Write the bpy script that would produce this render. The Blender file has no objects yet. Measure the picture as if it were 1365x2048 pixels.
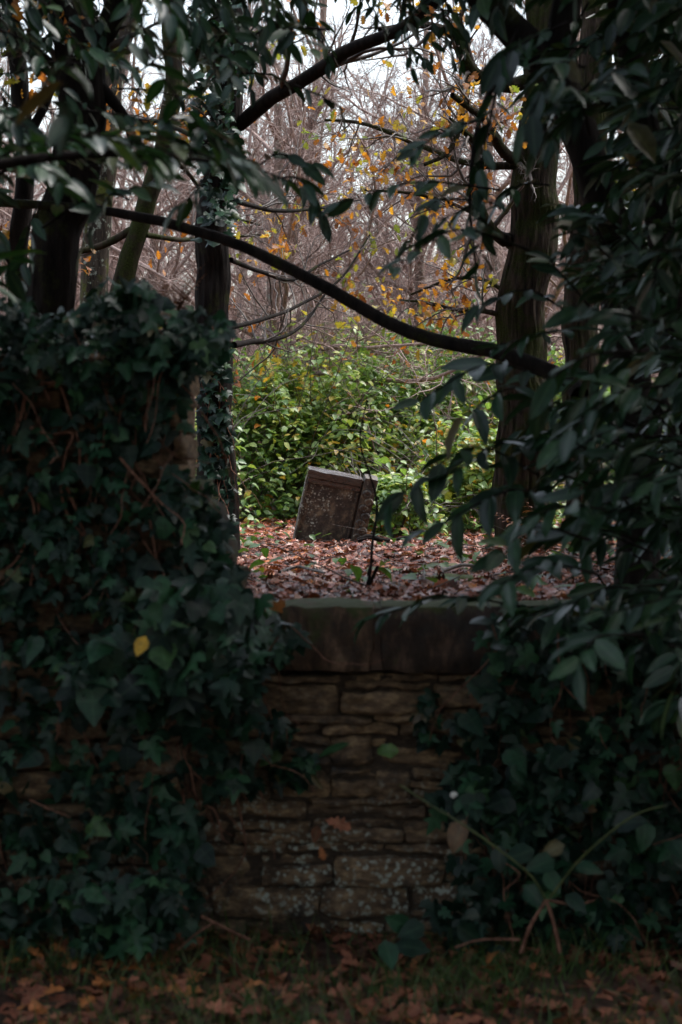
import bpy, math
import numpy as np
from mathutils import Vector

S = bpy.context.scene
COL = S.collection
rad = math.radians
RNG = np.random.default_rng(11)

# ------------------------------------------------------------------ camera
LENS = 70.0
F = 2048 * LENS / 36.0
EYE = 1.5
PITCH = math.atan((975 - 1024) / F)
cd = bpy.data.cameras.new('camera')
cd.sensor_fit = 'VERTICAL'
cd.sensor_height = 36.0
cd.sensor_width = 24.0
cd.lens = LENS
cd.clip_end = 2000
cd.dof.use_dof = True
cd.dof.focus_distance = 15.5
cd.dof.aperture_fstop = 4.2
cam = bpy.data.objects.new('camera', cd)
cam.location = (0, 0, EYE)
cam.rotation_euler = (math.pi / 2 + PITCH, 0, 0)
COL.objects.link(cam)
S.camera = cam

# ------------------------------------------------------------------ sky, sun, exposure
SUN_EL, SUN_AZ = rad(60), rad(62)
w = bpy.data.worlds.new('World')
S.world = w
w.use_nodes = True
nt = w.node_tree
nt.nodes.clear()
sky = nt.nodes.new('ShaderNodeTexSky')
sky.sky_type = 'NISHITA'
sky.sun_disc = False
sky.sun_elevation = SUN_EL
sky.sun_rotation = SUN_AZ
sky.air_density = 1.6
sky.dust_density = 2.5
sky.ozone_density = 3.0
hs = nt.nodes.new('ShaderNodeHueSaturation')      # overcast: the blue is mostly greyed out
hs.inputs['Saturation'].default_value = 0.55
bg = nt.nodes.new('ShaderNodeBackground')
bg.inputs['Strength'].default_value = 0.14
wo = nt.nodes.new('ShaderNodeOutputWorld')
nt.links.new(sky.outputs[0], hs.inputs['Color'])
nt.links.new(hs.outputs[0], bg.inputs['Color'])
nt.links.new(bg.outputs[0], wo.inputs['Surface'])

sl = bpy.data.lights.new('sun', 'SUN')
sl.energy = 2.0
sl.angle = rad(35)
sl.color = (1.0, 0.96, 0.92)
sun = bpy.data.objects.new('sun', sl)
dv = Vector((math.sin(SUN_AZ) * math.cos(SUN_EL), math.cos(SUN_AZ) * math.cos(SUN_EL), math.sin(SUN_EL)))
sun.rotation_euler = dv.to_track_quat('Z', 'Y').to_euler()
COL.objects.link(sun)

S.view_settings.view_transform = 'Standard'
S.view_settings.look = 'None'
S.view_settings.gamma = 1.0
S.view_settings.exposure = 1.42
S.render.engine = 'CYCLES'
cy = S.cycles
cy.use_denoising = True
try:
    cy.denoiser = 'OPENIMAGEDENOISE'
    cy.denoising_input_passes = 'RGB_ALBEDO_NORMAL'
    cy.denoising_prefilter = 'ACCURATE'
except Exception:
    pass
cy.max_bounces = 6
cy.volume_bounces = 1
cy.diffuse_bounces = 3
cy.glossy_bounces = 3
cy.transmission_bounces = 4
cy.caustics_reflective = False
cy.caustics_refractive = False
cy.sample_clamp_indirect = 4.0

# ------------------------------------------------------------------ helpers
def nrm(a):
    return a / np.maximum(np.linalg.norm(a, axis=-1, keepdims=True), 1e-9)

def at(px, py, d):
    """the place at depth d (metres from the lens) seen through photograph pixel px, py"""
    u, v = (px - 682.5) / F, (1024 - py) / F
    c, s = math.cos(PITCH), math.sin(PITCH)
    yy, zz = c - v * s, s + v * c
    return np.array([u / yy * d, d, EYE + zz / yy * d])

def snoise(p, f=1.0, seed=0):
    """cheap smooth noise in -1..1"""
    p = np.asarray(p) * f
    x, y, z = p[..., 0], p[..., 1], p[..., 2]
    a = np.sin(x * 1.7 + 2.1 * np.sin(y * 1.3 + seed) + seed * 1.9) * np.cos(z * 1.9 + 1.3 * np.sin(x * 0.9 + seed * 0.7))
    b = np.sin(y * 2.3 + 1.7 * np.sin(z * 1.6 + 1.1 * seed) + 3.1) * np.cos(x * 2.9 + 1.1 * np.cos(y * 2.1) + seed)
    return 0.6 * a + 0.4 * b

def smooth(a, b, x):
    t = np.clip((x - a) / (b - a), 0, 1)
    return t * t * (3 - 2 * t)

def gz(x, y):
    x, y = np.asarray(x, float), np.asarray(y, float)
    p = np.stack([x, y, 0 * x], -1)
    front = 0.015 * snoise(p, 1.6, 3) + 0.02 * snoise(p, 0.6, 5)
    back = 1.03 + 0.03 * snoise(p, 0.9, 8) + 0.02 * snoise(p, 2.2, 1) + 0.26 * smooth(16.5, 26, y) + 6.5 * smooth(36, 110, y) + 6 * smooth(110, 400, y)
    t = smooth(6.72, 6.92, y)
    return front * (1 - t) + back * t

def mesh(name, V, faces_list, mat, rnd=None, flat=False, mid=None):
    """V (n,3); faces_list: list of int arrays (m,k)"""
    me = bpy.data.meshes.new(name)
    V = np.ascontiguousarray(V, dtype=np.float32)
    me.vertices.add(len(V))
    me.vertices.foreach_set('co', V.ravel())
    loops, starts, pos = [], [], 0
    for fc in faces_list:
        fc = np.asarray(fc, dtype=np.int32)
        loops.append(fc.ravel())
        starts.append(pos + np.arange(len(fc), dtype=np.int32) * fc.shape[1])
        pos += fc.size
    loops = np.concatenate(loops); starts = np.concatenate(starts)
    me.loops.add(len(loops))
    me.loops.foreach_set('vertex_index', loops.astype(np.int32))
    me.polygons.add(len(starts))
    me.polygons.foreach_set('loop_start', starts.astype(np.int32))
    me.polygons.foreach_set('use_smooth', np.full(len(starts), not flat, dtype=bool))
    if rnd is not None:
        at_ = me.attributes.new('rnd', 'FLOAT', 'POINT')
        at_.data.foreach_set('value', np.ascontiguousarray(rnd, dtype=np.float32))
    if mid is not None and mid.min() < 1:
        am = me.attributes.new('mid', 'FLOAT', 'POINT')
        am.data.foreach_set('value', np.ascontiguousarray(mid, dtype=np.float32))
    me.update(calc_edges=True)
    if mat is not None:
        me.materials.append(mat)
    return me

class G:
    """collects geometry of ONE mesh"""
    def __init__(s):
        s.V, s.F, s.r, s.m, s.n = [], [], [], [], 0
    def add(s, V, faces, rnd=0.5, mid=1.0):
        V = np.asarray(V, float).reshape(-1, 3)
        s.V.append(V)
        for fc in faces:
            s.F.append(np.asarray(fc) + s.n)
        s.r.append(np.broadcast_to(np.asarray(rnd, float), (len(V),)))
        s.m.append(np.broadcast_to(np.asarray(mid, float), (len(V),)))
        s.n += len(V)
    def build(s, name, mat, parent=None, base=None, flat=False):
        V = np.concatenate(s.V)
        if parent is not None:
            o0 = np.array(parent['_w'])
        elif base is not None:
            o0 = np.array(base, float)
        else:
            o0 = np.zeros(3)
        me = mesh(name, V - o0, s.F, mat, np.concatenate(s.r), flat, np.concatenate(s.m))
        o = bpy.data.objects.new(name, me)
        COL.objects.link(o)
        o['_w'] = [float(v) for v in o0]
        if parent is not None:
            o.parent = parent
        else:
            o.location = o0
        return o

def tag(o, label, cat, group=None, kind=None):
    if label: o['label'] = label
    if cat: o['category'] = cat
    if group: o['group'] = group
    if kind: o['kind'] = kind
    return o

def thing(name, label, cat, base, group=None):
    o = bpy.data.objects.new(name, None)
    o.empty_display_size = 0.1
    COL.objects.link(o)
    o.location = [float(v) for v in base]
    o['_w'] = [float(v) for v in base]
    return tag(o, label, cat, group)

def copy_thing(src, loc, rz, sc, label, group=None):
    r = src.copy(); COL.objects.link(r)
    r.location = loc; r.rotation_euler = (0, 0, rz); r.scale = (sc, sc, sc)
    r['label'] = label
    if group: r['group'] = group
    for ch in list(src.children):
        c = ch.copy(); COL.objects.link(c); c.parent = r
    return r

def catmull(P, n):
    P = np.asarray(P, float)
    if len(P) == 2:
        t = np.linspace(0, 1, n)[:, None]
        return P[0] * (1 - t) + P[1] * t
    Q = np.concatenate([2 * P[:1] - P[1:2], P, 2 * P[-1:] - P[-2:-1]])
    out = []
    for u in np.linspace(0, len(P) - 1 - 1e-6, n):
        i = int(u); t = u - i
        p0, p1, p2, p3 = Q[i], Q[i + 1], Q[i + 2], Q[i + 3]
        out.append(0.5 * (2 * p1 + (p2 - p0) * t + (2 * p0 - 5 * p1 + 4 * p2 - p3) * t ** 2 + (3 * p1 - p0 - 3 * p2 + p3) * t ** 3))
    return np.array(out)

def tubes(pts, rd, sides):
    """pts (N,P,3), rd (N,P) -> V, quads"""
    N, P, _ = pts.shape
    T = nrm(np.gradient(pts, axis=1))
    ref = np.cross(nrm(pts[:, -1] - pts[:, 0]), nrm(RNG.normal(size=(N, 3)) + 1e-3))
    ref = nrm(ref)[:, None, :]
    b1 = nrm(ref - (ref * T).sum(-1, keepdims=True) * T)
    b2 = np.cross(T, b1)
    a = np.arange(sides) * 2 * math.pi / sides
    V = pts[:, :, None, :] + rd[:, :, None, None] * (np.cos(a)[None, None, :, None] * b1[:, :, None, :] + np.sin(a)[None, None, :, None] * b2[:, :, None, :])
    idx = np.arange(N * P * sides).reshape(N, P, sides)
    A = idx[:, :-1, :]; B = idx[:, 1:, :]
    q = np.stack([A, np.roll(A, -1, 2), np.roll(B, -1, 2), B], -1).reshape(-1, 4)
    return V.reshape(-1, 3), [q]

def add_tubes(g, pts, rd, sides, rnd=None):
    V, Fc = tubes(pts, rd, sides)
    n = pts.shape[1] * sides
    r = RNG.random(len(pts)) if rnd is None else np.full(len(pts), rnd)
    g.add(V, Fc, np.repeat(r, n))

def limb(g, P, r0, r1, n=24, sides=10, lump=0.08, seed=0, flare=0.0, ridge=0.0):
    """one trunk or bough along a smooth path; returns its points and radii"""
    pts = catmull(P, n)
    t = np.linspace(0, 1, n)
    wob = np.stack([snoise(pts, 2.6, seed + k) + 0.6 * snoise(pts, 6.5, seed + k + 9) for k in (1, 2, 3)], -1)
    pts = pts + wob * (0.16 * r0 + 0.003) * np.sin(math.pi * np.clip(t, 0.0, 1))[:, None] ** 0.5
    r = r0 * (1 - t) + r1 * t
    r = r * (1 + flare * np.exp(-t * 9))
    V, Fc = tubes(pts[None], r[None], sides)
    c = np.repeat(pts, sides, 0)
    k = 1 + lump * snoise(V, 2.2 / max(r0, 0.02) * 0.25, seed) + lump * 0.7 * snoise(V, 2.2 / max(r0, 0.02) * 0.7, seed + 4)
    if ridge > 0:                                        # furrowed bark
        th = np.tile(np.arange(sides) * 2 * math.pi / sides, n); hh = np.repeat(pts[:, 2], sides)
        q = np.stack([np.cos(th) * 7 + 0.25 * np.sin(hh * 3), np.sin(th) * 7 + 0.25 * np.cos(hh * 4), hh * 1.6], -1)
        k = k + ridge * (np.abs(snoise(q, 1.0, seed)) ** 0.7 - 0.4) + 0.5 * ridge * snoise(q * np.array([2.3, 2.3, 2.0]), 1.0, seed + 3)
    g.add(c + (V - c) * k[:, None], Fc, RNG.random())
    return pts[None], r[None]

def grow(P0, D0, L, Rr, n, wander, up, taper=0.8):
    N = len(P0)
    pts = np.zeros((N, n, 3)); pts[:, 0] = P0
    d = nrm(D0)
    st = (L / (n - 1))[:, None]
    upv = np.array([0, 0, 1.0]) * up
    for i in range(1, n):
        d = nrm(d + RNG.normal(size=(N, 3)) * wander + upv)
        pts[:, i] = pts[:, i - 1] + d * st
    t = np.linspace(0, 1, n)[None]
    return pts, Rr[:, None] * (1 - taper * t)

def spawn(pts, rd, k, t0, t1, ang, lmin, lmax, rr, n, wander, up, rmin=0.0012, aspread=0.35):
    N, P, _ = pts.shape
    L = np.linalg.norm(np.diff(pts, axis=1), axis=2).sum(1)
    idx = np.repeat(np.arange(N), k)
    t = t0 + (t1 - t0) * RNG.random(len(idx))
    u = t * (P - 1); i = np.minimum(u.astype(int), P - 2); f = (u - i)[:, None]
    p = pts[idx, i] * (1 - f) + pts[idx, i + 1] * f
    r = rd[idx, i] * (1 - f[:, 0]) + rd[idx, i + 1] * f[:, 0]
    T = nrm(pts[idx, i + 1] - pts[idx, i])
    pr = nrm(np.cross(T, nrm(RNG.normal(size=T.shape))))
    a = ang + aspread * RNG.normal(size=len(idx))
    D = np.cos(a)[:, None] * T + np.sin(a)[:, None] * pr
    ln = L[idx] * (lmin + (lmax - lmin) * RNG.random(len(idx))) * (1.1 - 0.6 * t)
    return grow(p, D, ln, np.maximum(r * rr, rmin), n, wander, up)

# ---- leaf templates: x across, y along, z up
def t_grid(rows, prof, fold, bend, wave=0.0):
    ys = np.linspace(0, 1, rows)
    V = []
    for y in ys:
        wd = prof(y)
        for sx in (-1, 0, 1):
            V.append((sx * wd, y, abs(sx) * wd * fold - bend * y * y + wave * abs(sx) * math.sin(y * 11)))
    q = []
    for i in range(rows - 1):
        for j in range(2):
            a = i * 3 + j
            q.append((a, a + 1, a + 4, a + 3))
    return np.array(V), np.array(q), np.tile([1.0, 0.0, 1.0], rows)

LAUREL = t_grid(7, lambda y: 0.006 + 0.175 * max(math.sin(math.pi * min(1, y ** 0.85)), 0) ** 0.75, 0.35, 0.16, 0.012)
LAUREL_S = t_grid(4, lambda y: 0.01 + 0.17 * max(math.sin(math.pi * y), 0), 0.3, 0.15)
OVATE = t_grid(5, lambda y: 0.01 + 0.33 * max(math.sin(math.pi * y ** 0.75), 0) ** 0.9, 0.28, 0.18, 0.02)
GRASS = t_grid(4, lambda y: 0.028 * (1 - y) + 0.002, 0.3, 0.45)

def t_fan(half, zc, curl, mid, tips=()):
    pts = [(0, 0)] + half + [(0, 1)] + [(-x, y) for x, y in reversed(half)]
    V = [(0, mid, zc)] + [(x, y, curl * (x * x * 3 - 0.35 * y * y)) for x, y in pts]
    n = len(pts)
    T = [(0, 1 + i, 1 + (i + 1) % n) for i in range(n)]
    lob = np.array([0.0] + [0.0 if (i == 0 or y == 1 or abs(x) in tips) else 1.0 for i, (x, y) in enumerate(pts)])
    return np.array(V, float), np.array(T), lob

IVY = t_fan([(0.16, -0.14), (0.40, -0.12), (0.52, 0.10), (0.27, 0.21), (0.50, 0.52), (0.22, 0.50), (0.13, 0.74)], -0.02, -0.30, 0.28, (0.52, 0.50))
IVY_B = t_fan([(0.2, -0.08), (0.42, 0.02), (0.45, 0.28), (0.36, 0.48), (0.2, 0.72)], -0.03, -0.25, 0.3, (0.45,))
OAK = t_fan([(0.06, 0.12), (0.17, 0.22), (0.1, 0.30), (0.27, 0.44), (0.14, 0.52), (0.30, 0.68), (0.14, 0.74), (0.18, 0.90)], 0.05, 0.55, 0.5, (0.17, 0.27, 0.30))

def leaves(g, tpl, P, A, N, s, rnd=None, wx=None):
    V0, F0, M0 = tpl
    n, k = len(P), len(V0)
    if n == 0: return
    a = nrm(A)
    nn = nrm(N - (N * a).sum(-1, keepdims=True) * a)
    b = np.cross(a, nn)
    s = np.broadcast_to(np.asarray(s, float), (n,))
    wx = np.ones(n) if wx is None else wx
    curl = RNG.uniform(0.3, 1.7, n)
    V = P[:, None, :] + s[:, None, None] * (V0[None, :, 0:1] * wx[:, None, None] * b[:, None, :] + V0[None, :, 1:2] * a[:, None, :] + V0[None, :, 2:3] * curl[:, None, None] * nn[:, None, :])
    fc = (F0[None] + (np.arange(n) * k)[:, None, None]).reshape(-1, F0.shape[1])
    r = RNG.random(n) if rnd is None else rnd
    g.add(V.reshape(-1, 3), [fc], np.repeat(r, k), np.tile(M0, n))

def in_poly(p, poly):
    x, y = p[:, 0], p[:, 1]
    poly = np.asarray(poly, float)
    ins = np.zeros(len(p), bool)
    j = len(poly) - 1
    for i in range(len(poly)):
        xi, yi = poly[i]; xj, yj = poly[j]
        c = ((yi > y) != (yj > y)) & (x < (xj - xi) * (y - yi) / (yj - yi + 1e-12) + xi)
        ins ^= c
        j = i
    return ins

def sample_poly(poly, n, clump=0.0, f=0.02, seed=0):
    poly = np.asarray(poly, float)
    lo, hi = poly.min(0), poly.max(0)
    out = np.zeros((0, 2))
    while len(out) < n:
        p = lo + (hi - lo) * RNG.random((n * 2, 2))
        p = p[in_poly(p, poly)]
        if clump > 0:
            v = snoise(np.stack([p[:, 0], p[:, 1], 0 * p[:, 0]], -1), f, seed)
            p = p[RNG.random(len(p)) > clump * (0.5 - 0.9 * v)]
        out = np.concatenate([out, p])
    return out[:n]

def ats(px, d):
    return np.array([at(a, b, dd) for (a, b), dd in zip(px, np.broadcast_to(d, (len(px),)))])

# ------------------------------------------------------------------ materials
def newmat(name):
    m = bpy.data.materials.new(name); m.use_nodes = True
    n = m.node_tree.nodes; n.clear()
    o = n.new('ShaderNodeOutputMaterial')
    b = n.new('ShaderNodeBsdfPrincipled')
    m.node_tree.links.new(b.outputs[0], o.inputs[0])
    return m, m.node_tree, b, o

def ramp(t, stops):
    r = t.nodes.new('ShaderNodeValToRGB')
    e = r.color_ramp.elements
    while len(e) > 1: e.remove(e[-1])
    e[0].position = stops[0][0]; e[0].color = (*stops[0][1], 1)
    for p, c in stops[1:]:
        x = e.new(p); x.color = (*c, 1)
    return r

def noise(t, scale, detail=4, vec=None, rough=0.6):
    n = t.nodes.new('ShaderNodeTexNoise')
    n.inputs['Scale'].default_value = scale
    n.inputs['Detail'].default_value = detail
    n.inputs['Roughness'].default_value = rough
    if vec is not None: t.links.new(vec, n.inputs['Vector'])
    return n

def mixc(t, fac, a, b, mode='MIX'):
    m = t.nodes.new('ShaderNodeMix'); m.data_type = 'RGBA'; m.blend_type = mode
    if isinstance(fac, (int, float)): m.inputs[0].default_value = fac
    else: t.links.new(fac, m.inputs[0])
    for s, v in ((6, a), (7, b)):
        if isinstance(v, tuple): m.inputs[s].default_value = (*v, 1)
        else: t.links.new(v, m.inputs[s])
    return m.outputs[2]

def leaf_mat(name, stops, rough=0.4, transl=0.25, tint=(1.2, 1.3, 0.5), spec=0.5, blotch=0.35, rvar=0.15, vein=0.6):
    m, t, b, o = newmat(name)
    a = t.nodes.new('ShaderNodeAttribute'); a.attribute_name = 'rnd'
    r = ramp(t, stops)
    t.links.new(a.outputs['Fac'], r.inputs[0])
    geo = t.nodes.new('ShaderNodeNewGeometry')
    n = noise(t, 45, 3, geo.outputs['Position'])
    nr = ramp(t, [(0.35, (1 - blotch,) * 3), (0.65, (1 + blotch * 0.5,) * 3)])
    t.links.new(n.outputs[0], nr.inputs[0])
    col = mixc(t, 1.0, r.outputs[0], nr.outputs[0], 'MULTIPLY')
    am = t.nodes.new('ShaderNodeAttribute'); am.attribute_name = 'mid'
    vr = ramp(t, [(0.05, (vein,) * 3), (0.16, (0, 0, 0))])
    t.links.new(am.outputs['Fac'], vr.inputs[0])
    lt = mixc(t, 1.0, col, (0.05, 0.07, 0.04), 'ADD')
    col = mixc(t, vr.outputs[0], col, lt)
    t.links.new(col, b.inputs['Base Color'])
    mr = t.nodes.new('ShaderNodeMapRange')
    mr.inputs[3].default_value = max(rough - rvar, 0.05); mr.inputs[4].default_value = rough + rvar
    t.links.new(n.outputs[0], mr.inputs[0])
    t.links.new(mr.outputs[0], b.inputs['Roughness'])
    b.inputs['Specular IOR Level'].default_value = spec
    bp = t.nodes.new('ShaderNodeBump'); bp.inputs['Strength'].default_value = 0.25; bp.inputs['Distance'].default_value = 0.004
    t.links.new(n.outputs[0], bp.inputs['Height']); t.links.new(bp.outputs[0], b.inputs['Normal'])
    if transl > 0:
        tr = t.nodes.new('ShaderNodeBsdfTranslucent')
        tc = mixc(t, 1.0, col, tint, 'MULTIPLY')
        t.links.new(tc, tr.inputs[0])
        mx = t.nodes.new('ShaderNodeMixShader'); mx.inputs[0].default_value = transl
        t.links.new(b.outputs[0], mx.inputs[1]); t.links.new(tr.outputs[0], mx.inputs[2])
        t.links.new(mx.outputs[0], o.inputs[0])
    return m

def bark_mat(name, dark, light, moss=0.0, mosscol=(0.075, 0.085, 0.018), lichen=0.0, rough=0.85, stretch=0.18, scale=28, bump=0.012):
    m, t, b, o = newmat(name)
    geo = t.nodes.new('ShaderNodeNewGeometry')
    mp = t.nodes.new('ShaderNodeMapping'); mp.inputs['Scale'].default_value = (1, 1, stretch)
    t.links.new(geo.outputs['Position'], mp.inputs[0])
    n = noise(t, scale, 6, mp.outputs[0], 0.7)
    r = ramp(t, [(0.36, dark), (0.62, light)])
    t.links.new(n.outputs[0], r.inputs[0])
    col = r.outputs[0]
    if lichen > 0:
        n3 = noise(t, 16, 5, geo.outputs['Position'], 0.75)
        lr = ramp(t, [(0.66 - 0.2 * lichen, (0, 0, 0)), (0.70 - 0.2 * lichen, (1, 1, 1))])
        t.links.new(n3.outputs[0], lr.inputs[0])
        col = mixc(t, lr.outputs[0], col, (0.22, 0.24, 0.19))
    if moss > 0:
        n2 = noise(t, 5, 6, geo.outputs['Position'], 0.7)
        mr = ramp(t, [(0.62 - 0.25 * moss, (0, 0, 0)), (0.72 - 0.2 * moss, (1, 1, 1))])
        t.links.new(n2.outputs[0], mr.inputs[0])
        n4 = noise(t, 90, 3, geo.outputs['Position'])
        mc = ramp(t, [(0.3, tuple(c * 0.45 for c in mosscol)), (0.7, tuple(c * 1.4 for c in mosscol))])
        t.links.new(n4.outputs[0], mc.inputs[0])
        col = mixc(t, mr.outputs[0], col, mc.outputs[0])
    t.links.new(col, b.inputs['Base Color'])
    b.inputs['Roughness'].default_value = rough
    b.inputs['Specular IOR Level'].default_value = 0.08 if rough > 0.6 else 0.5
    bp = t.nodes.new('ShaderNodeBump'); bp.inputs['Strength'].default_value = 0.9; bp.inputs['Distance'].default_value = bump
    t.links.new(n.outputs[0], bp.inputs['Height']); t.links.new(bp.outputs[0], b.inputs['Normal'])
    return m

def stone_mat(name, a_, b_, c_, moss=0.3, lichen=0.3, dark=0.5, scale=9, topmoss=False, rough=0.85, lowlichen=False, zs=2.6, coat=0.0):
    m, t, b, o = newmat(name)
    geo = t.nodes.new('ShaderNodeNewGeometry'); pos = geo.outputs['Position']
    at_ = t.nodes.new('ShaderNodeAttribute'); at_.attribute_name = 'rnd'
    mp = t.nodes.new('ShaderNodeMapping'); mp.inputs['Scale'].default_value = (1, 1, zs)
    t.links.new(pos, mp.inputs[0])
    n = noise(t, scale, 7, mp.outputs[0], 0.7)
    r = ramp(t, [(0.30, a_), (0.50, b_), (0.72, c_)])
    t.links.new(n.outputs[0], r.inputs[0])
    pr = ramp(t, [(0.0, (0.55, 0.5, 0.5)), (0.5, (1, 0.95, 0.9)), (1.0, (1.35, 1.25, 1.1))])
    t.links.new(at_.outputs['Fac'], pr.inputs[0])
    col = mixc(t, 1.0, r.outputs[0], pr.outputs[0], 'MULTIPLY')
    n2 = noise(t, 3.2, 6, pos, 0.75)
    dr = ramp(t, [(0.66 - 0.25 * dark, (0, 0, 0)), (0.76 - 0.25 * dark, (0.9, 0.9, 0.9))])
    t.links.new(n2.outputs[0], dr.inputs[0])
    col = mixc(t, dr.outputs[0], col, (0.035, 0.03, 0.028))
    if moss > 0:
        n3 = noise(t, 4.4, 6, pos, 0.7)
        if topmoss:
            sp = t.nodes.new('ShaderNodeSeparateXYZ'); t.links.new(geo.outputs['Normal'], sp.inputs[0])
            ad = t.nodes.new('ShaderNodeMath'); ad.operation = 'MULTIPLY_ADD'
            t.links.new(sp.outputs[2], ad.inputs[0]); ad.inputs[1].default_value = 0.22
            t.links.new(n3.outputs[0], ad.inputs[2]); src = ad.outputs[0]
        else:
            src = n3.outputs[0]
        mr = ramp(t, [(0.66 - 0.2 * moss, (0, 0, 0)), (0.76 - 0.2 * moss, (1, 1, 1))])
        t.links.new(src, mr.inputs[0])
        col = mixc(t, mr.outputs[0], col, (0.044, 0.054, 0.010))
    if lichen > 0:
        vo = t.nodes.new('ShaderNodeTexVoronoi'); vo.inputs['Scale'].default_value = 46
        wn = noise(t, 60, 4, pos, 0.7)
        wv = mixc(t, 0.03, pos, wn.outputs['Color'], 'ADD')
        t.links.new(wv, vo.inputs['Vector'])
        crust = noise(t, 30, 6, pos, 0.75)
        sb = t.nodes.new('ShaderNodeMath'); sb.operation = 'MULTIPLY_ADD'; sb.inputs[1].default_value = -1.6
        t.links.new(crust.outputs[0], sb.inputs[0]); t.links.new(vo.outputs['Distance'], sb.inputs[2])
        of = t.nodes.new('ShaderNodeMath'); of.operation = 'ADD'; of.inputs[1].default_value = 0.9
        t.links.new(sb.outputs[0], of.inputs[0])
        vr = ramp(t, [(0.36, (1, 1, 1)), (0.50, (0, 0, 0))])
        t.links.new(of.outputs[0], vr.inputs[0])
        n5 = noise(t, 2.6, 5, pos, 0.7)
        lr = ramp(t, [(0.68 - 0.25 * lichen, (0, 0, 0)), (0.74 - 0.2 * lichen, (1, 1, 1))])
        t.links.new(n5.outputs[0], lr.inputs[0])
        mk = mixc(t, 1.0, vr.outputs[0], lr.outputs[0], 'MULTIPLY')
        if lowlichen:                                     # lichen keeps to the lower courses
            sz = t.nodes.new('ShaderNodeSeparateXYZ'); t.links.new(pos, sz.inputs[0])
            zr = ramp(t, [(0.30, (1, 1, 1)), (0.62, (0.12, 0.12, 0.12))]); t.links.new(sz.outputs[2], zr.inputs[0])
            mk = mixc(t, 1.0, mk, zr.outputs[0], 'MULTIPLY')
        col = mixc(t, mk, col, (0.42, 0.44, 0.38))
    t.links.new(col, b.inputs['Base Color'])
    b.inputs['Roughness'].default_value = rough
    if coat > 0:
        b.inputs['Coat Weight'].default_value = coat; b.inputs['Coat Roughness'].default_value = 0.08
    n6 = noise(t, 55, 6, pos, 0.7)
    ad2 = t.nodes.new('ShaderNodeMath'); ad2.operation = 'MULTIPLY_ADD'; ad2.inputs[1].default_value = 0.4
    t.links.new(n6.outputs[0], ad2.inputs[0]); t.links.new(n.outputs[0], ad2.inputs[2])
    bp = t.nodes.new('ShaderNodeBump'); bp.inputs['Strength'].default_value = 0.9; bp.inputs['Distance'].default_value = 0.012
    t.links.new(ad2.outputs[0], bp.inputs['Height']); t.links.new(bp.outputs[0], b.inputs['Normal'])
    return m

M = {}
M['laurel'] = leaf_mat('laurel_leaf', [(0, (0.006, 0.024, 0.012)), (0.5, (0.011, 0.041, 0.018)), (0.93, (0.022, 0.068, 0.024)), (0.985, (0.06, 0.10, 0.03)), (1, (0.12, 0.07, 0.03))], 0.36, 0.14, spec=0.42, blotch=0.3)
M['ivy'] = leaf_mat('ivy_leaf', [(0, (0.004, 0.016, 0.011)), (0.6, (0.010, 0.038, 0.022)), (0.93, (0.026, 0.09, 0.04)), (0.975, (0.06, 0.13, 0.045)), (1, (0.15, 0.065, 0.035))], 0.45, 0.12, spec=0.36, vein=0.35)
M['bramble'] = leaf_mat('bramble_leaf', [(0, (0.085, 0.17, 0.05)), (0.45, (0.17, 0.28, 0.065)), (0.8, (0.29, 0.38, 0.085)), (0.95, (0.48, 0.44, 0.09)), (1, (0.55, 0.18, 0.02))], 0.4, 0.34, tint=(1.5, 1.5, 0.8), spec=0.8, rvar=0.12)
M['autumn'] = leaf_mat('autumn_oak_leaf', [(0, (0.22, 0.07, 0.02)), (0.3, (0.42, 0.15, 0.02)), (0.6, (0.50, 0.27, 0.03)), (0.8, (0.38, 0.33, 0.05)), (1, (0.16, 0.21, 0.035))], 0.5, 0.45, tint=(1.5, 1.4, 0.8))
M['litter'] = leaf_mat('fallen_leaf', [(0, (0.035, 0.008, 0.004)), (0.3, (0.14, 0.026, 0.011)), (0.65, (0.33, 0.07, 0.026)), (0.87, (0.42, 0.13, 0.06)), (0.95, (0.7, 0.42, 0.34)), (1, (0.55, 0.16, 0.02))], 0.34, 0.06, spec=0.5)
M['litter_dim'] = leaf_mat('damp_fallen_leaf', [(0, (0.07, 0.024, 0.016)), (0.4, (0.22, 0.07, 0.04)), (0.85, (0.42, 0.15, 0.085)), (1, (0.5, 0.17, 0.05))], 0.6, 0.05, spec=0.3)
M['grass'] = leaf_mat('grass_blade', [(0, (0.045, 0.085, 0.022)), (0.7, (0.075, 0.14, 0.03)), (1, (0.18, 0.15, 0.06))], 0.5, 0.25)
M['herb'] = leaf_mat('herb_leaf', [(0, (0.05, 0.12, 0.03)), (0.8, (0.09, 0.18, 0.04)), (1, (0.28, 0.26, 0.04))], 0.42, 0.3)
M['yellow'] = leaf_mat('yellow_leaf', [(0, (0.62, 0.36, 0.03)), (1, (0.62, 0.36, 0.03))], 0.45, 0.25, tint=(1.2, 1.1, 0.6))
M['deadfern'] = leaf_mat('dead_fern_leaf', [(0, (0.14, 0.05, 0.03)), (1, (0.25, 0.10, 0.05))], 0.7, 0.2)
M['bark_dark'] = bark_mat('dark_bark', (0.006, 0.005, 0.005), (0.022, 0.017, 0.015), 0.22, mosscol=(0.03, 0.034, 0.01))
M['bark_moss'] = bark_mat('mossy_bark', (0.008, 0.006, 0.005), (0.04, 0.03, 0.02), 0.75, mosscol=(0.024, 0.03, 0.007))
M['bark_oak'] = bark_mat('oak_bark', (0.005, 0.0035, 0.003), (0.055, 0.038, 0.027), 0.72, mosscol=(0.024, 0.028, 0.006), scale=24, stretch=0.11, bump=0.08)
M['bark_lichen'] = bark_mat('lichened_bark', (0.014, 0.011, 0.009), (0.07, 0.055, 0.042), 0.4, lichen=0.45)
M['bark_far'] = bark_mat('far_bark', (0.13, 0.09, 0.075), (0.28, 0.20, 0.165), 0.1, lichen=0.4)
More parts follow.
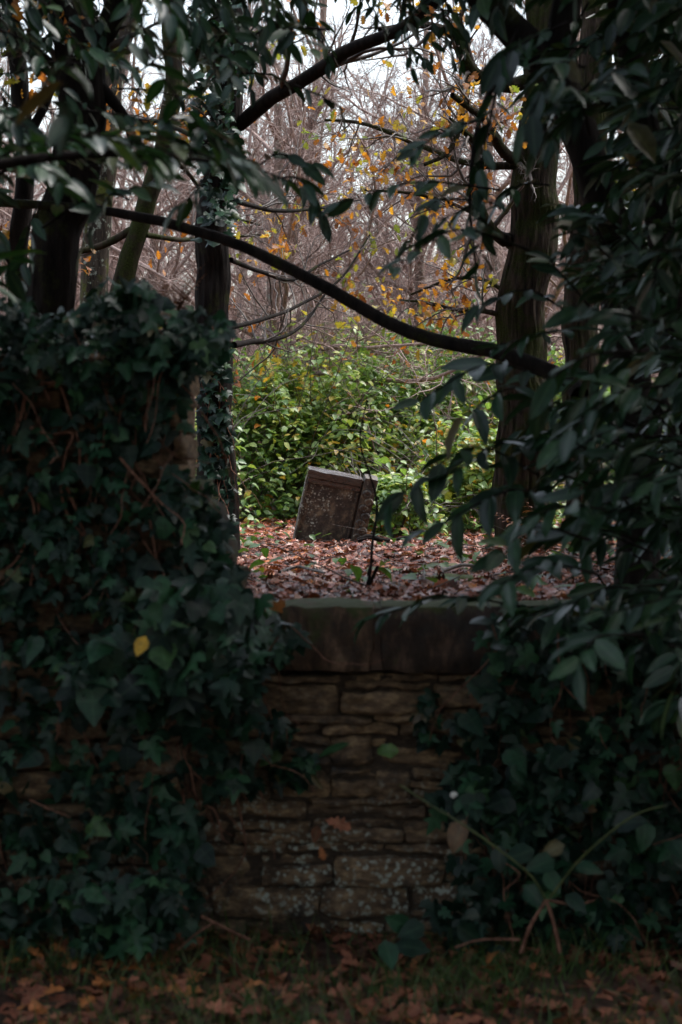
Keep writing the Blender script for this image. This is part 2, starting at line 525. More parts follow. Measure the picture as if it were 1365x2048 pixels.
M['twig'] = bark_mat('twig_bark', (0.035, 0.024, 0.02), (0.10, 0.07, 0.055), 0.15, rough=0.5)
M['twig_far'] = bark_mat('hazed_twig_bark', (0.24, 0.15, 0.13), (0.55, 0.37, 0.32), 0.0, rough=0.45)  # pale mauve in the colour stands in for distance haze
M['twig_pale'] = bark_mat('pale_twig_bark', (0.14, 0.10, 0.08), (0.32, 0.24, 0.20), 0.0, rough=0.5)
M['vine'] = bark_mat('ivy_stem_bark', (0.09, 0.04, 0.028), (0.30, 0.15, 0.105), 0.0, rough=0.75, scale=60, stretch=0.4)
M['twig_mid'] = bark_mat('thorn_twig_bark', (0.13, 0.078, 0.065), (0.36, 0.235, 0.195), 0.0, rough=0.4)
M['cane'] = bark_mat('bramble_cane_bark', (0.035, 0.05, 0.014), (0.10, 0.12, 0.035), 0.0, rough=0.5)
M['stone'] = stone_mat('wall_stone', (0.035, 0.023, 0.018), (0.165, 0.108, 0.068), (0.46, 0.325, 0.195), 0.12, 0.95, 0.5, scale=15, lowlichen=True)
M['coping'] = stone_mat('coping_stone', (0.016, 0.011, 0.009), (0.07, 0.044, 0.031), (0.24, 0.15, 0.105), 0.62, 0.0, 0.5, topmoss=True, zs=0.4, scale=18)
M['mortar'] = stone_mat('old_mortar', (0.02, 0.014, 0.011), (0.07, 0.048, 0.034), (0.16, 0.115, 0.08), 0.1, 0.0, 0.3, scale=30)
M['grave'] = stone_mat('headstone_stone', (0.020, 0.017, 0.015), (0.062, 0.050, 0.041), (0.27, 0.215, 0.145), 0.14, 0.5, 0.55, scale=15, rough=0.5, zs=0.8)
M['grave_wet'] = stone_mat('blackened_wet_stone', (0.02, 0.017, 0.015), (0.05, 0.04, 0.034), (0.10, 0.08, 0.065), 0.0, 0.1, 0.2, scale=14, rough=0.2, coat=1.0)
M['kerb'] = stone_mat('pale_kerb_stone', (0.2, 0.19, 0.18), (0.3, 0.29, 0.27), (0.4, 0.39, 0.37), 0.2, 0.2, 0.1, rough=0.35)
M['mossy'] = stone_mat('moss', (0.04, 0.06, 0.012), (0.09, 0.12, 0.02), (0.15, 0.18, 0.035), 0.0, 0.0, 0.0, scale=40)

def soil_mat():
    m, t, b, o = newmat('leafy_soil')
    geo = t.nodes.new('ShaderNodeNewGeometry')
    n = noise(t, 18, 8, geo.outputs['Position'], 0.75)
    r = ramp(t, [(0.3, (0.022, 0.014, 0.01)), (0.5, (0.075, 0.036, 0.022)), (0.7, (0.16, 0.08, 0.05))])
    t.links.new(n.outputs[0], r.inputs[0])
    n2 = noise(t, 0.9, 5, geo.outputs['Position'])
    mr = ramp(t, [(0.55, (0, 0, 0)), (0.68, (1, 1, 1))])
    t.links.new(n2.outputs[0], mr.inputs[0])
    col = mixc(t, mr.outputs[0], r.outputs[0], (0.04, 0.05, 0.018))
    t.links.new(col, b.inputs['Base Color'])
    b.inputs['Roughness'].default_value = 0.75
    bp = t.nodes.new('ShaderNodeBump'); bp.inputs['Distance'].default_value = 0.03
    t.links.new(n.outputs[0], bp.inputs['Height']); t.links.new(bp.outputs[0], b.inputs['Normal'])
    return m
M['soil'] = soil_mat()

# ------------------------------------------------------------------ ground: one sheet with the bank the wall retains
def build_ground():
    xs = np.unique(np.concatenate([np.linspace(-160, -12, 24), np.linspace(-12, 12, 140), np.linspace(12, 160, 24)]))
    ys = np.unique(np.concatenate([np.linspace(-40, 4, 20), np.linspace(4, 6.7, 26), np.linspace(6.7, 6.95, 6), np.linspace(6.95, 26, 130), np.linspace(26, 120, 50), np.linspace(120, 260, 20)]))
    X, Y = np.meshgrid(xs, ys)
    V = np.stack([X, Y, gz(X, Y)], -1).reshape(-1, 3)
    nx, ny = len(xs), len(ys)
    i = np.arange(nx * ny).reshape(ny, nx)
    q = np.stack([i[:-1, :-1], i[:-1, 1:], i[1:, 1:], i[1:, :-1]], -1).reshape(-1, 4)
    g = G(); g.add(V, [q])
    o = g.build('ground', M['soil'])
    tag(o, 'brown leafy woodland ground banked up behind the old stone wall', 'ground', kind='structure')
build_ground()

# ------------------------------------------------------------------ masonry
def cube_grid(n):
    a = np.linspace(-1, 1, n)
    U, W_ = np.meshgrid(a, a)
    U, W_ = U.ravel(), W_.ravel()
    o = np.ones_like(U)
    Vs = [np.stack(v, -1) for v in ((U, -o, W_), (-U, o, W_), (-o, -U, W_), (o, U, W_), (U, W_, o), (U, -W_, -o))]
    V = np.concatenate(Vs)
    i = np.arange(n * n).reshape(n, n)
    q = np.stack([i[:-1, :-1], i[:-1, 1:], i[1:, 1:], i[1:, :-1]], -1).reshape(-1, 4)
    return V, np.concatenate([q + k * n * n for k in range(6)])
CUBE = cube_grid(11)

def rock(g, lo, hi, rough=0.012, rnd=None, rnd_k=0.18, ex=6, seed=0):
    V, Q = CUBE
    lo, hi = np.array(lo, float), np.array(hi, float)
    h = (hi - lo) / 2; c = (hi + lo) / 2
    P = V.copy()
    # round the edges: pull in vertices that are near several faces
    a = np.abs(P) ** ex
    k = (a.sum(1)) ** (1 / ex)
    P = P * (1 / k[:, None])
    mn = h.min()
    W3 = P * h
    W3 = V * h * (1 - rnd_k) + W3 * rnd_k
    W3 = W3 + c
    for s_, f_ in ((1.0, 5.0), (0.7, 14.0), (0.5, 33.0), (0.3, 75.0)):
        dv_ = np.stack([snoise(W3, f_, seed + 1), snoise(W3, f_, seed + 7), snoise(W3, f_, seed + 13)], -1)
        W3 = W3 + dv_ * rough * s_ * np.array([0.6, 1.0, 0.5])
    g.add(W3, [Q], RNG.random() if rnd is None else rnd)

def courses(g, x0, x1, yf, yb, zs, wmin, wmax, xr=None, skip=None):
    for i in range(len(zs) - 1):
        z1, z0 = zs[i], zs[i + 1]
        x = x0 - RNG.random() * wmax
        while x < x1:
            wd = RNG.uniform(wmin, wmax) * (1.0 if z1 - z0 < 0.08 else 0.9)
            a, b = max(x, x0), min(x + wd, x1)
            if b - a > 0.03:
                nsp = 1 if z1 - z0 < 0.05 else int(RNG.choice([1, 2, 3], p=[0.5, 0.33, 0.17]))
                cuts = np.concatenate([[z0], np.sort(z0 + (z1 - z0) * RNG.uniform(0.2, 0.8, nsp - 1)), [z1]])
                tone = RNG.random()
                for q in range(nsp):                       # laminated stones weather into thin beds
                    if cuts[q + 1] - cuts[q] < 0.008: continue
                    off = RNG.uniform(-0.015, 0.03)
                    dz0, dz1 = RNG.uniform(-0.005, 0.005, 2)
                    gp = 0.0015
                    rock(g, (a - 0.004, yf + off, cuts[q] + gp + dz0), (b + 0.004, yb, cuts[q + 1] - gp + dz1), 0.020, rnd=np.clip(0.25 + 0.5 * tone + RNG.normal(0, 0.12), 0, 1), rnd_k=0.6, seed=RNG.integers(0, 50))
            x += wd

def zpx(py, d):
    return at(682, py, d)[2]

WF = 6.6
XL = at(365, 0, 6.35)[0]
# low wall
lw = thing('stone_wall', 'low rough sandstone wall with mossy rounded coping in front of the headstone clearing', 'stone wall', (0.2, 6.8, 0))
g = G()
pys = [1350, 1366, 1432, 1450, 1473, 1536, 1602, 1640, 1688, 1712, 1772, 1842, 1905]
courses(g, XL - 0.1, 4.6, WF, 6.98, [zpx(p, WF) for p in pys] + [-0.1], 0.10, 0.42)
g.build('masonry', M['stone'], lw)
g = G(); rock(g, (XL - 0.05, WF - 0.012, zpx(1340, WF)), (4.6, 7.0, zpx(1216, WF)), 0.0, rnd=0.2, rnd_k=0.02)
g.build('coping_bed', M['coping'], lw)
g = G(); rock(g, (XL - 0.1, WF + 0.035, -0.1), (4.6, 6.95, zpx(1352, WF)), 0.012, rnd=0.3, rnd_k=0.02)
g.build('mortar_core', M['mortar'], lw)
cx = XL - 0.05
for wd in (0.34, 0.33, 0.47, 0.50, 0.55, 0.5, 0.6, 0.5, 0.6, 0.7):
    g = G()
    rock(g, (cx + 0.001, WF - 0.05, zpx(1346, WF) + 0.004), (cx + wd - 0.001, 7.02, zpx(1209, WF)), 0.016, rnd_k=0.42, ex=5, seed=RNG.integers(0, 60))
    g.build('coping_stone', M['coping'], lw)
    cx += wd

# tall ivy clad pier
pier = thing('stone_pier', 'tall crumbling stone pier smothered in dark ivy beside the low wall', 'stone pier', (-1.2, 6.65, 0))
g = G()
zz = [1.93]
while zz[-1] > -0.1:
    zz.append(zz[-1] - RNG.uniform(0.08, 0.16))
courses(g, -2.6, XL, 6.35, 6.98, zz, 0.16, 0.42)
# broken shoulder stepping down to the coping
g.build('masonry', M['stone'], pier)
g = G()
for a_, b_, z0, z1 in ((0.0, 0.17, 1.1, 1.22), (0.0, 0.14, 1.22, 1.33), (0.0, 0.11, 1.33, 1.45), (0.0, 0.06, 1.45, 1.52)):
    rock(g, (XL + a_, 6.5, z0), (XL + b_, 6.95, z1), 0.03, rnd=0.2, rnd_k=0.6, seed=RNG.integers(0, 50))
g.build('broken_shoulder', M['coping'], pier)
g = G(); rock(g, (-2.6, 6.47, -0.1), (XL - 0.02, 6.95, 1.9), 0.0, rnd=0.3, rnd_k=0.02)
g.build('mortar_core', M['mortar'], pier)

# ------------------------------------------------------------------ headstone
def build_headstone():
    base = at(660, 1086, 16.3); base[2] = float(gz(base[0], 16.3))
    t = thing('headstone', 'broken sandstone headstone leaning in the leaf litter with carved scroll edge', 'headstone', base)
    W2, Ht, TH = 0.285, 0.60, 0.11
    def box(g, x0, x1, y0, y1, z0, z1, rough=0.004, k=0.06):
        rock(g, (x0, y0, z0), (x1, y1, z1), rough, rnd_k=k, rnd=0.5, seed=3)
    def fin(g, nm, par=None):
        # lean: roll clockwise, pitch towards the viewer
        V = np.concatenate(g.V)
        a, b = rad(11), rad(15)
        Ry = np.array([[math.cos(a), 0, math.sin(a)], [0, 1, 0], [-math.sin(a), 0, math.cos(a)]])
        Rx = np.array([[1, 0, 0], [0, math.cos(b), -math.sin(b)], [0, math.sin(b), math.cos(b)]])
        Rz = np.array([[math.cos(0.12), -math.sin(0.12), 0], [math.sin(0.12), math.cos(0.12), 0], [0, 0, 1]])
        V = V @ (Rz @ Ry @ Rx).T + base + np.array([-0.02, 0, 0.0])
        g.V = [V]
        return g.build(nm, M['grave_wet' if nm == 'top_moulding' else 'grave'], par or t)
    g = G(); box(g, -W2, 0.19, 0.012, TH, -0.3, Ht, 0.012, 0.1); slab = fin(g, 'slab')
    g = G(); box(g, -W2 - 0.004, 0.163, -0.022, TH + 0.006, Ht - 0.055, Ht + 0.006, 0.007, 0.12); box(g, -W2 + 0.01, 0.16, -0.012, 0.03, Ht - 0.10, Ht - 0.062, 0.003); fin(g, 'top_moulding')
    g = G(); box(g, 0.176, W2, -0.05, TH + 0.004, -0.3, Ht + 0.035, 0.006, 0.08)
    pil = fin(g, 'pilaster')
    g = G()
    for i in range(9):                                    # carved scrolls down the pilaster
        z = 0.5 - i * 0.062
        th = np.linspace(0, 3.6 * math.pi, 26)
        rr = 0.030 * (1 - th / (4.4 * math.pi))
        s_ = 1 if i % 2 else -1
        P = np.stack([0.232 + s_ * (0.012 + rr * np.cos(th)), np.full_like(th, -0.056), z + rr * np.sin(th)], -1)
        V, Fc = tubes(P[None], np.linspace(0.015, 0.010, 26)[None], 6)
        g.add(V, Fc, 0.5)
    fin(g, 'scroll_carving', pil)
    g = G()
    for px in (-0.272, 0.148):                            # incised panel border as a raised fillet
        box(g, px - 0.008, px + 0.008, -0.01, 0.01, -0.2, Ht - 0.11, 0.002)
    fin(g, 'panel_border', slab)
build_headstone()

kb = at(530, 1088, 16.0); kb[2] = float(gz(kb[0], 16.0))
g = G(); rock(g, kb + np.array([-0.13, -0.05, -0.08]), kb + np.array([0.12, 0.12, 0.03]), 0.006, rnd_k=0.1)
tag(g.build('kerb_stone', M['kerb'], base=kb), 'flat pale wet kerb stone half sunk in leaves left of the headstone', 'kerb stone')

# ------------------------------------------------------------------ litter, grass, small ground plants
def litter(name, label, n, x, y, mat, smin, smax, lift, dens=None):
    g = G()
    X = x[0] + (x[1] - x[0]) * RNG.random(n)
    Y = y[0] + (y[1] - y[0]) * RNG.random(n) ** 1.3
    keep = np.ones(n, bool) if dens is None else dens(X, Y)
    X, Y = X[keep], Y[keep]; n = len(X)
    P = np.stack([X, Y, gz(X, Y) + RNG.uniform(0.0, lift, n)], -1)
    th = RNG.uniform(0, 2 * math.pi, n)
    A = np.stack([np.cos(th), np.sin(th), RNG.normal(0, 0.28, n)], -1)
    N = np.stack([RNG.normal(0, 0.5, n), RNG.normal(0, 0.5, n), np.ones(n)], -1)
    leaves(g, OAK, P, A, N, RNG.uniform(smin, smax, n), wx=RNG.uniform(0.6, 1.4, n), rnd=np.clip(RNG.random(n) + 0.35 * snoise(P, 1.4, 6), 0, 1))
    o = g.build(name, mat)
    tag(o, label, 'fallen leaves', kind='stuff')
litter('leaf_litter', 'wet russet oak leaves carpeting the clearing round the headstone', 90000, (-4.0, 4.5), (7.1, 25), M['litter'], 0.042, 0.08, 0.045)
litter('fallen_leaves', 'damp brown leaves scattered over the grass at the foot of the wall', 6800, (-2.2, 2.4), (3.6, 6.6), M['litter_dim'], 0.05, 0.10, 0.03)

def twig_litter():
    n = 420
    X, Y = RNG.uniform(-3.5, 4, n), RNG.uniform(7.3, 22, n)
    P0 = np.stack([X, Y, gz(X, Y) + 0.035], -1)
    th = RNG.uniform(0, 6.28, n)
    p, r = grow(P0, np.stack([np.cos(th), np.sin(th), RNG.normal(0.05, 0.06, n)], -1), RNG.uniform(0.15, 0.7, n), RNG.uniform(0.002, 0.006, n), 7, 0.12, 0)
    g = G(); add_tubes(g, p, r, 4)
    tag(g.build('twig_litter', M['twig']), 'small dead twigs strewn through the russet leaves', 'twigs', kind='stuff')
twig_litter()

def grass_patch(name, label, n, x, y, hmin, hmax, clump, seed):
    g = G()
    X = x[0] + (x[1] - x[0]) * RNG.random(n); Y = y[0] + (y[1] - y[0]) * RNG.random(n)
    v = snoise(np.stack([X, Y, 0 * X], -1), 2.4, seed)
    k = RNG.random(n) < np.clip(0.5 + 0.7 * v - clump, 0.03, 1)
    X, Y = X[k], Y[k]; n = len(X)
    P = np.stack([X, Y, gz(X, Y)], -1)
    A = np.stack([RNG.normal(0, 0.5, n), RNG.normal(0, 0.5, n), np.ones(n)], -1)
    leaves(g, GRASS, P, A, RNG.normal(size=(n, 3)), RNG.uniform(hmin, hmax, n))
    tag(g.build(name, M['grass']), label, 'grass', kind='stuff')
grass_patch('grass', 'dim green grass growing along the front of the wall', 36000, (-2.0, 2.2), (3.8, 6.55), 0.04, 0.12, 0.1, 4)

def herb_patch(name, label, n, xr, yr, seed, cl):
    g = G()
    X = RNG.uniform(*xr, n); Y = RNG.uniform(*yr, n)
    v = snoise(np.stack([X, Y, 0 * X], -1), 1.3, seed)
    k = RNG.random(n) < np.clip(0.35 + 0.9 * v - cl, 0.02, 1)
    X, Y = X[k], Y[k]; n = len(X)
    P = np.stack([X, Y, gz(X, Y) + RNG.uniform(0.03, 0.13, n)], -1)
    th = RNG.uniform(0, 6.28, n)
    A = np.stack([np.cos(th), np.sin(th), RNG.normal(-0.1, 0.3, n)], -1)
    N = np.stack([RNG.normal(0, 0.3, n), RNG.normal(0, 0.3, n), np.ones(n)], -1)
    leaves(g, OVATE, P, A, N, RNG.uniform(0.05, 0.10, n))
    tag(g.build(name, M['herb']), label, 'ground cover', kind='stuff')
herb_patch('ground_cover', 'small green seedlings and trailing leaves poking through the leaf litter', 4400, (-4, 4.5), (7.4, 22), 2, 0.12)

# ------------------------------------------------------------------ trees in the clearing
def make_tree(name, label, base_path, r0, r1, barkm, limbs=(), twig_k=0, cat='tree', group=None, n=30, sides=14, leafy=None, flare=0.35, lump=0.08, ridge=0.0, extra=0, twigm='twig', drop=0.25):
    """limbs: list of (path, r0, r1, nsecondary). trunk foot is sunk to the ground"""
    P = np.array(base_path, float)
    foot = P[0].copy(); gzf = float(gz(foot[0], foot[1]))
    if foot[2] > gzf + 0.05:
        P = np.concatenate([[np.array([foot[0], foot[1], gzf - 0.1])], P])
    foot = P[0].copy(); foot[2] = gzf
    t = thing(name, label, cat, foot, group)
    g = G(); tp, tr = limb(g, P, r0, r1, n, sides, lump, RNG.integers(0, 40), flare, ridge)
    g.build('trunk', M[barkm], t)
    tw = G(); ends = []
    srcs = []
    for (lp, a, b, k) in limbs:
        g = G(); p, r = limb(g, lp, a, b, 18, 8, 0.1, RNG.integers(0, 40))
        g.build('branch', M[barkm], t)
        srcs.append((p, r, k))
    if extra:
        p, r = spawn(tp, tr, extra, 0.35, 0.97, 1.1, 0.25, 0.5, 0.35, 12, 0.16, 0.03)
        add_tubes(tw, p, r, 6); 
        srcs.append((p, r, max(6, twig_k // 3)))
    for p, r, k in srcs:
        if k <= 0: continue
        p1, r1_ = spawn(p, r, k, 0.2, 1.0, 0.8, 0.25, 0.6, 0.5, 9, 0.2, 0.01)
        add_tubes(tw, p1, r1_, 4)
        p2, r2 = spawn(p1, r1_, 5, 0.15, 1.0, 0.75, 0.25, 0.6, 0.6, 6, 0.2, 0.0)
        add_tubes(tw, p2, r2, 3)
        ends.append(p1[:, 4:].reshape(-1, 3)); ends.append(p2[:, 2:].reshape(-1, 3))
        if len(p1) < 40:
            p3, r3 = spawn(p2, r2, 3, 0.2, 1.0, 0.7, 0.35, 0.7, 0.7, 5, 0.2, 0.0)
            add_tubes(tw, p3, r3, 3); ends.append(p3[:, 2:].reshape(-1, 3))
    if tw.n: tw.build('crown', M[twigm], t)
    if leafy and ends:
        E = np.concatenate(ends)
        nlf, smin, smax, mat, filt = leafy
        if filt is not None: E = E[filt(E)]
        if len(E):
            # leaves come in bunches round chosen twig ends
            c = E[RNG.integers(0, len(E), max(1, nlf // 7))]
            P_ = np.repeat(c, 7, 0) + RNG.normal(0, 0.07, (len(c) * 7, 3))
            k = len(P_)
            A = RNG.normal(0, 0.7, (k, 3)) + np.array([0, 0, -0.5])
            N = RNG.normal(0, 0.5, (k, 3)) + np.array([0, 0, 0.8])
            g = G(); leaves(g, OAK, P_, A, N, RNG.uniform(smin, smax, k), wx=RNG.uniform(0.9, 1.4, k), rnd=np.clip(np.repeat(RNG.random(len(c)), 7) + RNG.normal(0, 0.15, k), 0, 1))
            g.build('leaves', M[mat], t)
    return t

def path(pts, d):
    d = np.broadcast_to(np.asarray(d, float), (len(pts),))
    return [at(a, b, dd) for (a, b), dd in zip(pts, d)]

lv = (160, 0.05, 0.08, 'autumn', None)
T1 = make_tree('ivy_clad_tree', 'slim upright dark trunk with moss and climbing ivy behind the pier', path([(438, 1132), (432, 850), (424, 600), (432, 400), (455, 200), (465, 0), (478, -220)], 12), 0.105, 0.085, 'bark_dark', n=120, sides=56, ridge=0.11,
    limbs=[(path([(478, 250), (540, 200), (610, 160), (700, 100), (800, 58), (890, -10), (960, -80)], np.linspace(12, 10.6, 7)), 0.045, 0.03, 7),
           (path([(468, 690), (500, 684), (545, 680), (600, 655), (650, 590)], [12, 12.3, 12.6, 13, 13.4]), 0.022, 0.008, 12),
           (path([(462, 655), (520, 640), (600, 610), (680, 560), (740, 470)], [12, 12.4, 13, 13.6, 14]), 0.016, 0.006, 12),
           (path([(462, 520), (510, 540), (580, 560), (640, 530), (700, 500)], [12, 12.4, 13, 13.4, 14]), 0.017, 0.006, 12),
           (path([(465, 400), (540, 420), (620, 420), (720, 400)], [12, 12.6, 13.2, 14]), 0.018, 0.006, 10),
           (path([(470, 250), (420, 280), (365, 308), (300, 370)], [12, 11.8, 11.6, 11.4]), 0.02, 0.008, 6),
           (path([(440, 300), (360, 260), (290, 240), (230, 250)], [12, 12.3, 12.6, 13]), 0.02, 0.008, 8)],
    leafy=(260, 0.05, 0.08, 'autumn', None))
T2 = make_tree('mossy_leaning_tree', 'slender mossy tree leaning right behind the ivy pier', path([(205, 720), (240, 580), (290, 420), (335, 270), (347, 130), (340, 0), (352, -160)], 13), 0.07, 0.055, 'bark_moss',
    limbs=[(path([(338, 190), (400, 150), (470, 90), (560, 40)], [13, 13.4, 13.8, 14]), 0.03, 0.01, 10), (path([(280, 450), (210, 490), (130, 505), (40, 490)], 13), 0.03, 0.014, 7), (path([(325, 300), (380, 350), (430, 420), (520, 450)], [13, 13.4, 14, 14.6]), 0.018, 0.007, 9), (path([(292, 470), (360, 480), (430, 475), (520, 470)], [13, 13.3, 14, 14.5]), 0.02, 0.008, 9)], leafy=lv)
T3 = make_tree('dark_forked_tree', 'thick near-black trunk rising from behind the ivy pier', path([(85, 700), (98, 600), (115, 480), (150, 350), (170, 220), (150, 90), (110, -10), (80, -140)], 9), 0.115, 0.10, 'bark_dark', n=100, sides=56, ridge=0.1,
    limbs=[(path([(180, 150), (215, 190), (250, 235), (268, 290)], 9), 0.032, 0.02, 3), (path([(165, 230), (120, 160), (40, 90), (-40, 20)], 9), 0.05, 0.03, 5), (path([(165, 200), (200, 90), (235, 0), (260, -100)], 9), 0.06, 0.05, 5)], leafy=(60, 0.06, 0.1, 'autumn', None))
T4 = make_tree('lichened_tree', 'grey lichened trunk standing behind the thick dark trunk', path([(185, 720), (198, 420), (212, 250), (232, 120), (262, 0), (300, -140)], 14), 0.10, 0.08, 'bark_lichen',
    limbs=[(path([(215, 260), (290, 245), (370, 245), (430, 220)], 14), 0.03, 0.012, 10), (path([(238, 110), (180, 30), (140, -60)], 14), 0.04, 0.02, 8)], leafy=lv)
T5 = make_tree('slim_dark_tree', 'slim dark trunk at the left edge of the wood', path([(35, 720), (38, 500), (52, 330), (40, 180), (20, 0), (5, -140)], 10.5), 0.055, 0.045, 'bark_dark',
    limbs=[(path([(45, 300), (90, 210), (120, 120), (140, 20)], 10.5), 0.03, 0.015, 6), (path([(38, 560), (0, 480), (-40, 420)], 10.5), 0.02, 0.01, 5)], leafy=(80, 0.06, 0.1, 'autumn', None))

oakleaf = (700, 0.055, 0.09, 'autumn', None)
T6 = make_tree('oak_tree', 'stout mossy oak trunk right of the headstone with golden leaves', path([(1046, 1082), (1046, 900), (1042, 720), (1055, 520), (1080, 300), (1092, 100), (1105, -140)], 15), 0.215, 0.14, 'bark_oak', flare=0.25, lump=0.05, n=150, sides=84, ridge=0.13,
    limbs=[(path([(1066, 325), (1030, 318), (1000, 295), (970, 240), (905, 190)], [15, 14.9, 14.7, 14.4, 14]), 0.062, 0.02, 9),
           (path([(1040, 475), (1005, 478), (972, 445), (950, 380), (960, 300), (900, 240)], [15, 14.9, 14.7, 14.5, 14.3, 14]), 0.06, 0.02, 9),
           (path([(1090, 150), (1010, 170), (945, 140), (905, 70), (840, 50), (760, 60)], [15, 15, 14.8, 14.6, 14.4, 14]), 0.06, 0.02, 12),
           (path([(935, 150), (925, 230), (900, 300), (850, 330)], [14.8, 14.6, 14.4, 14.2]), 0.035, 0.012, 9),
           (path([(1030, 640), (980, 625), (920, 620), (850, 605), (800, 600)], [15, 15, 15.2, 15.4, 15.6]), 0.025, 0.008, 16),
           (path([(1032, 600), (970, 560), (900, 560), (820, 590)], [15, 15.2, 15.4, 15.6]), 0.02, 0.008, 14),
           (path([(1075, 330), (960, 330), (860, 300), (740, 250), (650, 240)], [15, 15, 15.2, 15.4, 15.6]), 0.035, 0.01, 14),
           (path([(1050, 520), (950, 430), (850, 390), (730, 380)], [15, 15.2, 15.4, 15.6]), 0.028, 0.008, 13)],
    leafy=oakleaf)
T7 = make_tree('upright_oak', 'second mossy trunk just right of the stout oak', path([(1168, 1070), (1165, 850), (1160, 650), (1178, 400), (1190, 100), (1200, -140)], 16), 0.15, 0.12, 'bark_oak', lump=0.05, n=120, sides=72, ridge=0.13,
    limbs=[(path([(1170, 500), (1230, 420), (1290, 330)], 16), 0.05, 0.02, 8), (path([(1185, 250), (1250, 200), (1330, 90)], 16), 0.05, 0.02, 8)], leafy=(500, 0.05, 0.08, 'autumn', None))
T9 = make_tree('brown_tree', 'short pale brown trunk glimpsed between the pier and the ivy clad tree', path([(376, 1060), (374, 900), (382, 760), (384, 690)], 14), 0.055, 0.04, 'bark_far')

sp = make_tree('bare_sapling', 'thin bare sapling stem rising in front of the headstone', path([(724, 1206), (740, 1150), (745, 1090), (754, 1010), (738, 945), (724, 900), (722, 860), (735, 800)], 8.3), 0.0068, 0.003, 'bark_dark', flare=0.2, n=40, sides=8, cat='sapling',
    limbs=[(path([(728, 1190), (742, 1160), (756, 1132)], 8.3), 0.008, 0.007, 0), (path([(748, 1120), (742, 1130), (735, 1152)], 8.3), 0.005, 0.003, 0)])

# ------------------------------------------------------------------ bramble bank behind the headstone
def bramble_bush(label, cx_, cy_, rx, ry, h, n, yellow=0.0):
    z = float(gz(cx_, cy_))
    t = thing('bramble_bush', label, 'bramble bush', (cx_, cy_, z), 'bramble bushes behind the headstone')
    # canes arch from the root
    k = 34
    th = RNG.uniform(0, 6.28, k)
    P0 = np.stack([cx_ + 0.3 * rx * np.cos(th), cy_ + 0.3 * ry * np.sin(th), np.full(k, z)], -1)
    D = np.stack([np.cos(th) * 0.7, np.sin(th) * 0.6, np.full(k, 1.6)], -1)
    p, r = grow(P0, D, np.full(k, h * 1.45), np.full(k, 0.006), 10, 0.12, -0.13, 0.5)
    g = G(); add_tubes(g, p, r, 4)
    p1, r1 = spawn(p, r, 3, 0.1, 1, 0.9, 0.15, 0.4, 0.7, 6, 0.2, -0.03)
    add_tubes(g, p1, r1, 3)
    g.build('canes', M['twig'], t)
    # foliage: dome shell with lumps
    n = int(n * 1.7)
    a = RNG.uniform(0, 2 * math.pi, n); e = RNG.random(n)
    sh = RNG.random(n) ** 0.35
    lump = 1 + 0.16 * np.sin(3 * a + cx_ * 5) + 0.12 * np.sin(7 * a + 2 * cx_) 
    rr_ = np.sqrt(1 - (e * 0.98) ** 2) * sh * lump
    P = np.stack([cx_ + rx * rr_ * np.cos(a), cy_ + ry * rr_ * np.sin(a), z + 0.02 + h * e * (0.75 + 0.25 * sh) * (1 + 0.12 * np.sin(a * 4 + 1))], -1)
    P[:, 2] = z + (P[:, 2] - z) * (1 + 0.22 * snoise(P * np.array([1, 1, 0]), 3.1, int(cx_ * 5) % 11) + 0.12 * RNG.normal(size=n) * (RNG.random(n) < 0.3))
    v = snoise(P, 2.4, int(cx_ * 7) % 17)
    kp = RNG.random(n) < np.clip(0.75 + 0.6 * v, 0.25, 1) * np.clip(0.3 + 1.1 * (P[:, 2] - z) / h, 0.15, 1) * np.where(e > 0.88, 0.6, 1)
    P = P[kp]; m = len(P)
    th = RNG.uniform(0, 6.28, m)
    out = nrm(P - np.array([cx_, cy_, z - 0.2]))
    A = np.stack([np.cos(th), np.sin(th), RNG.normal(-0.25, 0.35, m)], -1)
    flat_ = (RNG.random((m, 1)) < 0.5)
    N = np.where(flat_, np.array([0, -0.38, 1.0]) + RNG.normal(0, 0.26, (m, 3)), np.array([0, 0, 0.8]) + 0.6 * out + RNG.normal(0, 0.35, (m, 3)))
    g = G()
    rn = np.clip(RNG.random(m) * 0.9 + yellow + 0.3 * snoise(P, 1.1, 5), 0, 0.97)
    rn = np.where(RNG.random(m) < 0.015, 1.0, rn)
    leaves(g, OVATE, P, A, N, RNG.uniform(0.06, 0.105, m), rnd=rn)
    g.build('foliage', M['bramble'], t)

bramble_bush('tall leafy bramble bush directly behind the headstone', 0.15, 21.5, 1.5, 1.2, 1.75, 9000, 0.05)
bramble_bush('pale topped bramble bush between headstone and stout oak', 1.15, 22.5, 1.5, 1.2, 1.95, 9000)
bramble_bush('low bramble bush beside the foot of the stout oak', 1.3, 18.6, 0.75, 0.7, 0.95, 4200, 0.1)
bramble_bush('bramble bush left of the headstone near the ivy clad trunk', -0.85, 21.0, 1.2, 1.0, 1.65, 8000, 0.0)
bramble_bush('bramble bush glimpsed left of the ivy clad trunk', -1.75, 19.5, 0.9, 0.8, 1.4, 4500, 0.0)
bramble_bush('far bramble bush at the back of the bank by the grey scrub', 0.3, 26.0, 2.2, 1.3, 2.3, 9000, -0.1)
bramble_bush('bramble bush in the gap behind the two oaks', 2.6, 22.5, 1.3, 1.1, 1.7, 6000, 0.0)
bramble_bush('small straggling bramble growing against the headstone', 0.5, 17.7, 0.42, 0.4, 0.6, 1500, 0.15)
bramble_bush('far left bramble bush behind the leaning trees', -3.6, 24.0, 1.6, 1.2, 1.8, 6000, 0.0)

